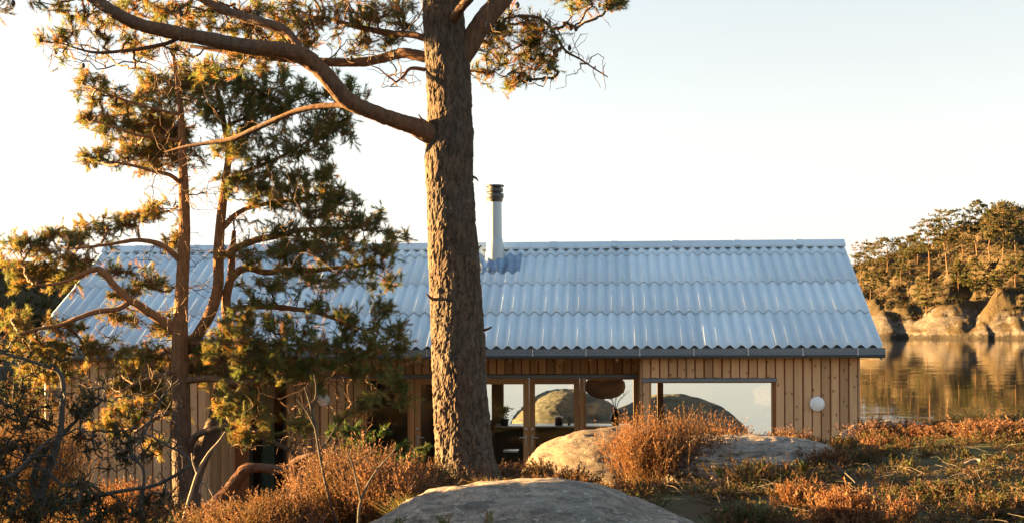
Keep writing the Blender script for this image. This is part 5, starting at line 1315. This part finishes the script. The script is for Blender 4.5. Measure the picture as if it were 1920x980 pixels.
FT = [
 ('far pine with a spreading crown nearest the roof corner on the wooded shore', 1665, 526, 447, 58, 1, 0.40, 'flat', 110),
 ('far pine with a bulky crown left of the tallest group on the shore', 1742, 528, 413, 52, 2, 0.42, 'flat', 120),
 ('wide crowned far pine with forked orange trunk, third tall one from the right', 1778, 518, 396, 60, 3, 0.50, 'flat', 130),
 ('tallest far pine on the skyline above the rocky shore', 1834, 482, 378, 48, 4, 0.42, 'oval', 130),
 ('straight far pine with long bare orange trunk beside the tallest one', 1858, 522, 396, 40, 5, 0.52, 'oval', 110),
 ('thin flat crowned pine on the skyline at the far right', 1879, 440, 382, 42, 6, 0.60, 'flat', 60),
 ('small pine rooted in the pale rock just above the water', 1737, 596, 517, 46, 7, 0.25, 'oval', 90),
 ('small conical pine between the tall pines and the shore rock', 1797, 556, 489, 34, 8, 0.25, 'cone', 80),
 ('narrow small pine above the largest pale shore rock', 1830, 566, 486, 38, 9, 0.2, 'oval', 90),
 ('dark low pine at the right edge above the shore rocks', 1903, 550, 482, 44, 10, 0.45, 'flat', 80),
 ('far pine with twisted bare limbs just right of the roof edge', 1612, 545, 476, 36, 11, 0.5, 'flat', 60),
 ('olive green round far pine left of the bulky one', 1706, 520, 443, 40, 12, 0.4, 'oval', 90),
]
for lab, px, by, ty, cw, sd, cf, shp, tf in FT:
    far_tree(lab, px, by, ty, cw, 900 + sd, cf, 'pine', shp, tufts=tf * 3.0)
rgen = random.Random(8)
SMALL = [(1630, 510, 458, 36), (1685, 500, 450, 32), (1722, 500, 440, 34), (1760, 490, 422, 36), (1805, 490, 418, 38), (1880, 500, 426, 38), (1905, 475, 408, 40),
         (1690, 545, 486, 34), (1655, 560, 506, 32), (1630, 565, 510, 32), (1870, 560, 508, 30)]
SHORT = ['spreading pine nearest the roof', 'bulky crowned far pine', 'forked wide crowned pine', 'tallest far pine', 'straight bare stemmed pine', 'flat crowned skyline pine', 'small shore rock pine', 'small conical pine', 'narrow pine above the rock', 'dark right edge pine', 'twisted limbed pine by the roof', 'round olive pine']
seen_lab = {}
for px, by, ty, cw in sorted(SMALL, key=lambda e_: min(abs(e_[0] - q[1]) + 0.8 * abs(e_[1] - q[2]) for q in FT)):
    d_ = [abs(px - q[1]) + 0.8 * abs(by - q[2]) for q in FT]; j = d_.index(min(d_)); q = FT[j]
    side = ('left' if px < q[1] else 'right'); lev = ' and above' if by < q[2] - 14 else (' and below' if by > q[2] + 14 else '')
    lab = f'smaller pine to the {side} of{lev.replace(" and", "")} the {SHORT[j]}' if not lev else f'smaller pine {lev[5:]} and {side} of the {SHORT[j]}'
    if lab in seen_lab: lab = lab.replace('to the ', 'farther ')
    seen_lab[lab] = 1
    far_tree(lab, px, by, ty, cw, 950 + SMALL.index((px, by, ty, cw)), 0.38, 'pine', rgen.choice(['oval', 'flat', 'cone']), tufts=115, green=(0.036, 0.046, 0.017))
for k, (px, by, ty, cw) in enumerate([(1603, 485, 455, 26), (1622, 490, 452, 26), (1640, 485, 455, 22)]):
    far_tree(['brown leafless tree on the far skyline closest to the roof corner', 'brown leafless tree on the far skyline, second from the roof corner', 'brown leafless tree on the far skyline, third from the roof corner'][k], px, by, ty, cw, 990 + k, 0.3, 'bare', 'oval', tufts=70, group='leafless trees on the far shore')
for k, (px, by, ty, cw) in enumerate([(10, 590, 530, 40), (60, 600, 545, 36), (90, 580, 525, 36), (120, 600, 550, 36), (160, 605, 560, 34), (30, 620, 575, 36), (75, 622, 580, 34)]):
    far_tree('dark pine on the shaded hillside behind the left end of the house', px, by, ty, cw, 1100 + k, 0.2, 'pine', 'oval', tufts=80, hk='left', group='trees on the left hillside')
# ------------------------------------------------------------------ low growth
def heather_arrays(rng, n_main, h, spread, r0=0.08, leaf=0.010, lw=0.0042, subs=4, leaves=16, tints=None, tilt=(0.0, 0.0)):
    """upright branched stems with scale leaves; returns V, F3, C about the origin"""
    tints = tints or [(0.30, 0.13, 0.055), (0.26, 0.10, 0.045), (0.22, 0.12, 0.05), (0.16, 0.10, 0.04)]
    b = rng.normal(0, r0, (n_main, 3)); b[:, 2] = rng.uniform(-0.03, 0.0, n_main)
    d = rng.normal(0, 1, (n_main, 2)); d = d / (np.linalg.norm(d, axis=1, keepdims=True) + 1e-6) * (rng.random((n_main, 1)) ** 0.6)
    ln = h * rng.uniform(0.6, 1.05, n_main) * (1 - 0.30 * np.linalg.norm(d, axis=1))
    tip = b + np.stack([d[:, 0] * spread + tilt[0] * ln, d[:, 1] * spread + tilt[1] * ln, ln], -1)
    mid = 0.5 * (b + tip) + np.stack([d[:, 0] * spread * 0.16, d[:, 1] * spread * 0.16, -0.02 * ln], -1) + rng.normal(0, 0.03 * h, (n_main, 3))
    Vs, Cs = [], []
    stem = np.array([0.13, 0.075, 0.04])
    def ribbons(A, B, wa, wb, col):
        s = norm(np.cross(B - A, rng.normal(0, 1, A.shape)))
        Vs.append(np.stack([A - s * wa, A + s * wa, B + s * wb], 1).reshape(-1, 3)); Vs.append(np.stack([A - s * wa, B + s * wb, B - s * wb], 1).reshape(-1, 3))
        c = np.repeat(np.broadcast_to(col, A.shape) * rng.uniform(0.7, 1.3, (len(A), 1)), 3, 0); Cs.append(c); Cs.append(c)
    ribbons(b, mid, 0.0030, 0.0022, stem); ribbons(mid, tip, 0.0022, 0.0012, stem)
    k = subs
    t = rng.uniform(0.25, 1.0, (n_main, k))
    bas = np.where((t < 0.5)[..., None], b[:, None] + (mid - b)[:, None] * (t * 2)[..., None], mid[:, None] + (tip - mid)[:, None] * (t * 2 - 1)[..., None]).reshape(-1, 3)
    dr = norm(np.repeat(norm(tip - b), k, 0) + rng.normal(0, 0.38, (n_main * k, 3)) + np.array([0, 0, 0.25]))
    L = h * rng.uniform(0.16, 0.36, n_main * k)
    end = bas + dr * L[:, None]
    ribbons(bas, end, 0.0015, 0.0008, stem)
    tc = np.array(tints)[rng.integers(0, len(tints), n_main)]
    m_ = leaves
    tt = rng.uniform(0.12, 1.05, (n_main * k, m_))
    P = bas[:, None] + (end - bas)[:, None] * tt[..., None]
    ld = norm(dr[:, None] * 0.8 + rng.normal(0, 0.65, P.shape))
    s = norm(np.cross(ld, rng.normal(0, 1, P.shape))) * lw * 0.5
    ll = leaf * rng.uniform(0.6, 1.4, (n_main * k, m_, 1))
    V = np.stack([P - s, P + s, P + ld * ll], 2).reshape(-1, 3)
    c = np.repeat((np.repeat(tc, k, 0)[:, None, :] * rng.uniform(0.65, 1.35, (n_main * k, m_, 1))).reshape(-1, 3), 3, 0)
    Vs.append(V); Cs.append(c)
    V = np.concatenate(Vs); C = np.concatenate(Cs)
    return V, C

RUST = [(0.215, 0.098, 0.048), (0.165, 0.070, 0.036), (0.25, 0.13, 0.068), (0.095, 0.052, 0.028)]
PINK = [(0.23, 0.132, 0.098), (0.18, 0.100, 0.074), (0.14, 0.080, 0.056), (0.095, 0.070, 0.042)]
DULL = [(0.10, 0.055, 0.032), (0.13, 0.068, 0.04), (0.08, 0.058, 0.028)]
GREEN = [(0.075, 0.085, 0.030), (0.09, 0.075, 0.03), (0.055, 0.065, 0.025)]
def bush(label, px, base_y, Y, width_px, height_px, seed, tints, n=None, name='heather_bush', tilt=(0, 0), cat='bush', leaves=8, group=None, z=None):
    rng = np.random.default_rng(seed)
    p = at(px, base_y, Y); sc = Y / F
    p[2] = ground_z(p[0], Y)[0] if z is None else p[2]
    top = CZ - (base_y - height_px - Y0) * sc
    h = max(0.12, top - p[2]); w_ = width_px * sc * 0.5
    n = n or int(90 + 260 * w_)
    V, C = heather_arrays(rng, n, h, w_ * 0.85, w_ * 0.34, 0.020, 0.0100, 6, leaves, tints, tilt)
    o = put(name, mesh_np(name, V, [np.arange(len(V)).reshape(-1, 3)], MAT['heather'], False, C), None, tuple(p))
    return tag(o, label, cat, group)
bush('large rusty orange heather bush in front of the sunlit boulder', 1212, 885, 13.0, 150, 106, 1, RUST, 300, tilt=(0.02, 0))
bush('thin grey-brown heather leaning right of the large rusty bush', 1300, 850, 13.2, 130, 78, 2, DULL + RUST[:1], 150)
bush('wide pinkish heather bush left of the old pine trunk', 655, 975, 11.0, 190, 140, 3, PINK, 420)
bush('pinkish heather bush behind the pale forked sapling', 735, 960, 10.6, 150, 100, 4, RUST + PINK, 300)
bush('dim brown heather clump at the foot of the slender pines', 520, 990, 10.6, 190, 72, 5, DULL + PINK[:1], 330)
bush('low pinkish heather clump below the left bay wall', 430, 985, 11.2, 150, 48, 6, PINK, 220)
bush('rusty heather clump glimpsed behind the juniper', 245, 960, 12.0, 140, 62, 7, RUST, 220)
bush('lit rusty heather clump at the front right of the foreground', 1595, 975, 9.0, 130, 62, 8, RUST, 170)
bush('upright pinkish heather in front of the wall right of the picture window', 1478, 852, 14.2, 90, 48, 9, PINK, 150)
bush('pinkish heather at the wall corner beside the water', 1640, 830, 14.6, 90, 42, 10, PINK, 150)
bush('wide lit heather on the crest at the right edge', 1880, 850, 13.5, 190, 60, 11, RUST + PINK, 380)
bush('lit heather on the crest left of the dry grass tuft', 1760, 835, 14.2, 150, 36, 12, RUST, 200)
bush('brown heather behind the dry grass tuft on the crest', 1890, 815, 15.0, 130, 34, 13, DULL + PINK[:2], 200)
bush('sparse orange heather below the flat granite slab', 1500, 960, 10.0, 110, 62, 14, RUST + DULL, 130)
bush('dim heather clump between the boulder and the front right heather', 1400, 985, 9.0, 130, 44, 15, DULL + GREEN, 150)
bush('lit brown heather clump beside the trunk foot of the old pine', 800, 920, 11.2, 110, 60, 16, DULL + RUST[:1] + GREEN[:1], 200)
bush('small dark heather sprigs in front of the sunlit boulder', 1060, 905, 11.6, 130, 34, 17, DULL, 110)
bush('dark heather tuft left of the sunlit boulder foot', 1010, 898, 12.6, 70, 40, 18, DULL, 90)
bush('reddish heather stalks on top of the slab behind the rusty bush', 1370, 822, 14.4, 110, 34, 19, RUST, 70)
bush('green-brown shrub clump at the bottom right corner', 1890, 985, 9.2, 160, 60, 20, GREEN + DULL, 200)
bush('green-brown shrub clump in the shade under the right crest', 1780, 950, 10.4, 170, 44, 21, GREEN + DULL, 200)
bush('dry brown sprigs leaning on the right of the old pine foot', 950, 905, 12.2, 46, 44, 22, PINK, 60)

bush('low dim heather along the front foot of the flat granite slab', 1430, 900, 12.0, 190, 38, 25, DULL + GREEN, 170)
bush('small rusty heather growing over the right end of the flat granite slab', 1545, 872, 12.8, 80, 34, 26, RUST + DULL, 90)
bush('tall brown leafless thicket behind the juniper at the left edge', 45, 960, 13.5, 190, 200, 23, DULL + PINK[3:], 420, 'thicket')
bush('dark brown thicket beside the downpipe at the left end of the house', 70, 930, 16.5, 150, 190, 24, DULL, 320, 'thicket')
def grass_tuft(label, px, base_y, Y, w_px, h_px, seed, col, n=260):
    rng = np.random.default_rng(seed); sc = Y / F
    p = at(px, base_y, Y); p[2] = ground_z(p[0], Y)[0]
    h = CZ - (base_y - h_px - Y0) * sc - p[2]; w_ = w_px * sc * 0.5
    b = np.stack([rng.normal(0, w_ * 0.3, n), rng.normal(0, w_ * 0.3, n), np.full(n, -0.02)], -1)
    d = rng.normal(0, 1, (n, 2)); L = h * rng.uniform(0.6, 1.1, n)
    m1 = b + np.stack([d[:, 0] * w_ * 0.22, d[:, 1] * w_ * 0.22, L * 0.6], -1); e = m1 + np.stack([d[:, 0] * w_ * 0.42, d[:, 1] * w_ * 0.42, L * 0.36], -1)
    s = norm(np.cross(e - b, rng.normal(0, 1, b.shape))) * 0.0028
    V = np.stack([b - s, b + s, m1 + s, m1 - s, e], 1).reshape(-1, 3)
    i = np.arange(n) * 5
    c = np.repeat(np.array(col) * rng.uniform(0.7, 1.3, (n, 1)), 5, 0)
    o = put('grass_tuft', mesh_np('grass_tuft', V, [np.stack([i, i + 1, i + 2, i + 3], -1), np.stack([i + 3, i + 2, i + 4], -1)], MAT['heather'], False, c), None, tuple(p))
    return tag(o, label, 'grass')
grass_tuft('golden dry grass tuft on the crest against the water', 1828, 810, 14.6, 90, 48, 1, (0.42, 0.28, 0.10), 420)
grass_tuft('dry grass tuft at the foot of the porch beside the slab', 1395, 838, 14.6, 90, 30, 2, (0.34, 0.25, 0.10))
grass_tuft('dry grass blades around the right foot of the old pine', 930, 930, 11.6, 110, 44, 3, (0.24, 0.17, 0.08))
grass_tuft('green and yellow grass at the left end of the foreground boulder', 770, 960, 9.8, 90, 42, 4, (0.13, 0.12, 0.045))
grass_tuft('dry grass on the slab edge below the picture window', 1465, 832, 14.0, 80, 22, 5, (0.36, 0.25, 0.10), 160)

# ferns at the bottom edge
def fern(label, px, base_y, Y, h_px, seed, n=6, col=(0.085, 0.095, 0.032)):
    rng = np.random.default_rng(seed); sc = Y / F
    p = at(px, base_y, Y); h = h_px * sc
    V, C, Fq = [], [], []
    for k in range(n):
        a = rng.uniform(0, 2 * math.pi); rd = np.array([math.cos(a), math.sin(a), 0]) * rng.uniform(0.15, 0.6) * h
        t = np.linspace(0, 1, 16)[:, None]; hh = h * rng.uniform(0.6, 1.0)
        path = rd * t ** 1.6 + np.array([0, 0, 1]) * hh * (t - 0.25 * t ** 3)
        sd = norm(np.cross(rd + 1e-6, [0, 0, 1.0]))
        for j in range(2, 16):
            for s in (-1, 1):
                ln = 0.20 * h * (1 - (j / 16.5)) ** 0.7 + 0.006
                c0 = path[j]; tg = norm(path[j] - path[j - 1]); e = c0 + (sd * s + tg * 0.5) * ln + rng.normal(0, 0.003, 3)
                w_ = tg * 0.10 * h * 0.35
                q = len(V); V += [c0 - w_, (c0 + e) / 2 + np.array([0, 0, -0.0]) - w_ * 0.8, e, (c0 + e) / 2 + w_ * 0.8]; Fq.append((q, q + 1, q + 2, q + 3))
        cc = np.array(col) * rng.uniform(0.6, 1.5) if k % 3 else np.array([0.17, 0.085, 0.03])
        C += [cc] * (len(V) - len(C))
    o = put('fern', mesh_np('fern', np.array(V), [np.array(Fq)], MAT['heather'], False, np.array(C)), None, tuple(p))
    return tag(o, label, 'fern')
fern('small dark fern at the bottom edge in front of the foreground boulder', 832, 1000, 6.9, 50, 1, 7)
fern('single curled fern frond in front of the middle of the foreground boulder', 915, 992, 6.9, 46, 2, 3)
fern('fern clump at the bottom edge left of the foreground boulder', 745, 1005, 7.2, 50, 3, 8)
fern('small green fern on the shaded slope right of the rusty bush', 1348, 900, 11.4, 30, 4, 7, (0.09, 0.14, 0.04))
fern('green upright shoot beside the flat granite slab', 1507, 890, 11.6, 40, 5, 8, (0.06, 0.10, 0.03))

bark('dry_twig', (0.13, 0.105, 0.08), (0.07, 0.055, 0.04), None, scale=2.0)
# bleached wood on the ground
tube_thing('driftwood', 'bleached white piece of driftwood lying on the moss at right', 'branch', [[(1806, 874, 11.6, 7), (1818, 869, 11.6, 8), (1830, 866, 11.6, 7), (1838, 868, 11.55, 5)]], 'pale_twig', 81, 0.001, 10)
tube_thing('fallen_branch', 'long thin pale branch lying across the slope below the slab', 'branch', [[(1550, 868, 11.5, 2), (1572, 880, 11.2, 2.2), (1595, 900, 10.8, 2), (1602, 908, 10.6, 1.5)]], 'grey_bark', 83, 0.001, 8)
tube_thing('fallen_branch', 'forked grey branch lying at the bottom right', 'branch', [[(1840, 972, 9.0, 7), (1860, 955, 9.1, 6), (1880, 945, 9.2, 5), (1905, 936, 9.3, 3)], [(1852, 962, 9.05, 4), (1875, 965, 9.0, 3), (1890, 955, 9.1, 2)]], 'grey_bark', 85, 0.001, 8, ('stem', 'twig'))

# --- ground cover nobody could count
def visible_spots(rng, n, x0, x1, y0, y1):
    x = rng.uniform(x0, x1, n); y = rng.uniform(y0, y1, n)
    return x, y, ground_z(x, y)
def scatter(name, label, cat, templates, n, area, seed, size=(0.7, 1.3), mask=None, mat='heather'):
    rng = np.random.default_rng(seed)
    x, y, z = visible_spots(rng, n, *area)
    if mask is not None:
        k = mask(x, y, rng); x, y, z = x[k], y[k], z[k]
    VV, CC = [], []
    for i in range(len(x)):
        V, C = templates[rng.integers(len(templates))]
        a = rng.uniform(0, 2 * math.pi); s = rng.uniform(*size); c_, s_ = math.cos(a) * s, math.sin(a) * s
        VV.append(np.stack([V[:, 0] * c_ - V[:, 1] * s_ + x[i], V[:, 0] * s_ + V[:, 1] * c_ + y[i], V[:, 2] * s + z[i]], -1)); CC.append(C * rng.uniform(0.75, 1.2))
    V = np.vstack(VV); C = np.vstack(CC)
    o = put(name, mesh_np(name, V, [np.arange(len(V)).reshape(-1, 3)], MAT[mat], False, C))
    return tag(o, label, cat, kind='stuff')
rt = np.random.default_rng(77)
T_low = [heather_arrays(rt, 16, 0.13, 0.11, 0.05, 0.024, 0.011, 3, 5, GREEN + DULL) for _ in range(5)]
T_hea = [heather_arrays(rt, 18, 0.20, 0.11, 0.05, 0.022, 0.010, 3, 7, DULL + RUST[:2]) for _ in range(5)]
def in_wedge(x, y, rng):
    k = np.abs(x) < y * 0.42 + 0.5
    z = ground_z(x, y)
    return k & (z > 1.0)
scatter('ground_cover', 'low green crowberry and moss sprigs covering the slope', 'ground cover', T_low, 620, (-5, 7.5, 6.0, 17.0), 1, (0.5, 1.2), in_wedge)
scatter('heather_cover', 'scattered brown heather sprigs covering the slope', 'heather', T_hea, 540, (-5, 7.5, 6.5, 17.0), 2, (0.5, 1.15), lambda x, y, r: in_wedge(x, y, r) & (fbm(np.stack([x, y, 0 * x], -1) * 0.7, 3, 55) > -0.05))
scatter('ground_cover', 'dense low mossy sprigs on the shaded slope at right', 'ground cover', T_low, 620, (1.5, 6.5, 8.5, 15.5), 3, (0.45, 0.95), in_wedge)
def dead_twigs():
    rng = np.random.default_rng(9); m = MB()
    n = 520
    x = rng.uniform(1.2, 4.6, n); y = rng.uniform(8.0, 12.5, n); z = ground_z(x, y)
    for k in range(n):
        a = rng.uniform(0, 2 * math.pi); L = rng.uniform(0.12, 0.5)
        d = np.array([math.cos(a), math.sin(a), rng.uniform(-0.05, 0.25)])
        p0 = np.array([x[k], y[k], z[k] + rng.uniform(0.01, 0.08)]); q = rng.normal(0, 0.06, 3) * L
        P = np.array([p0, p0 + d * L * 0.5 + q + [0, 0, 0.03], p0 + d * L + q * 2])
        r = rng.uniform(0.0012, 0.0030); m.tube(P, [r, r * 0.8, r * 0.4], 4)
    o = m.build('dead_twigs', MAT['dry_twig'])
    tag(o, 'tangle of dead grey twigs lying on the shaded slope at right', 'twigs', kind='stuff')
dead_twigs()
# undergrowth on the far shore
def hill_scrub(kind, pxa, pxb, ta, tb, n, seed, label):
    rng = np.random.default_rng(seed)
    px = rng.uniform(pxa, pxb, n); depth = 62.0 if kind == 'right' else 45.0
    sh, _ = shore_fn(px, kind); Y = sh + rng.uniform(ta, tb, n) * depth; X = (px - CX) / F * Y
    Z = hill_z(X, Y, kind)
    P = np.stack([X, Y, Z], -1)
    k = (Z > 1.6) & (fbm(P * 0.16, 4, 61) + 0.35 * np.clip((Z - 5) / 6, -1, 1) > -0.03)
    P = P[k]; P[:, 2] += rng.uniform(0.1, 0.8, len(P))
    D = norm(rng.normal(0, 0.5, P.shape) + np.array([0, 0, 1.0]))
    V, f, C = needle_tufts(P, D, rng, 15, 0.75 * rng.uniform(0.5, 1.3, len(P)), 0.10, 0.5, tint_mix(len(P), rng, green=(0.026, 0.029, 0.012), olive=(0.042, 0.034, 0.015), brown=(0.075, 0.040, 0.018), pb=0.25, po=0.4), (0.3, 1.5))
    o = put('hillside_scrub', mesh_np('hillside_scrub', V, [f], MAT['scrub'], False, C)); tag(o, label, 'scrub', kind='stuff')
hill_scrub('right', 1480, 2150, 0.03, 1.1, 6500, 5, 'brown and olive scrub covering the far wooded hillside')
hill_scrub('left', -200, 330, 0.05, 1.1, 1800, 6, 'dark scrub on the hillside behind the left end of the house')
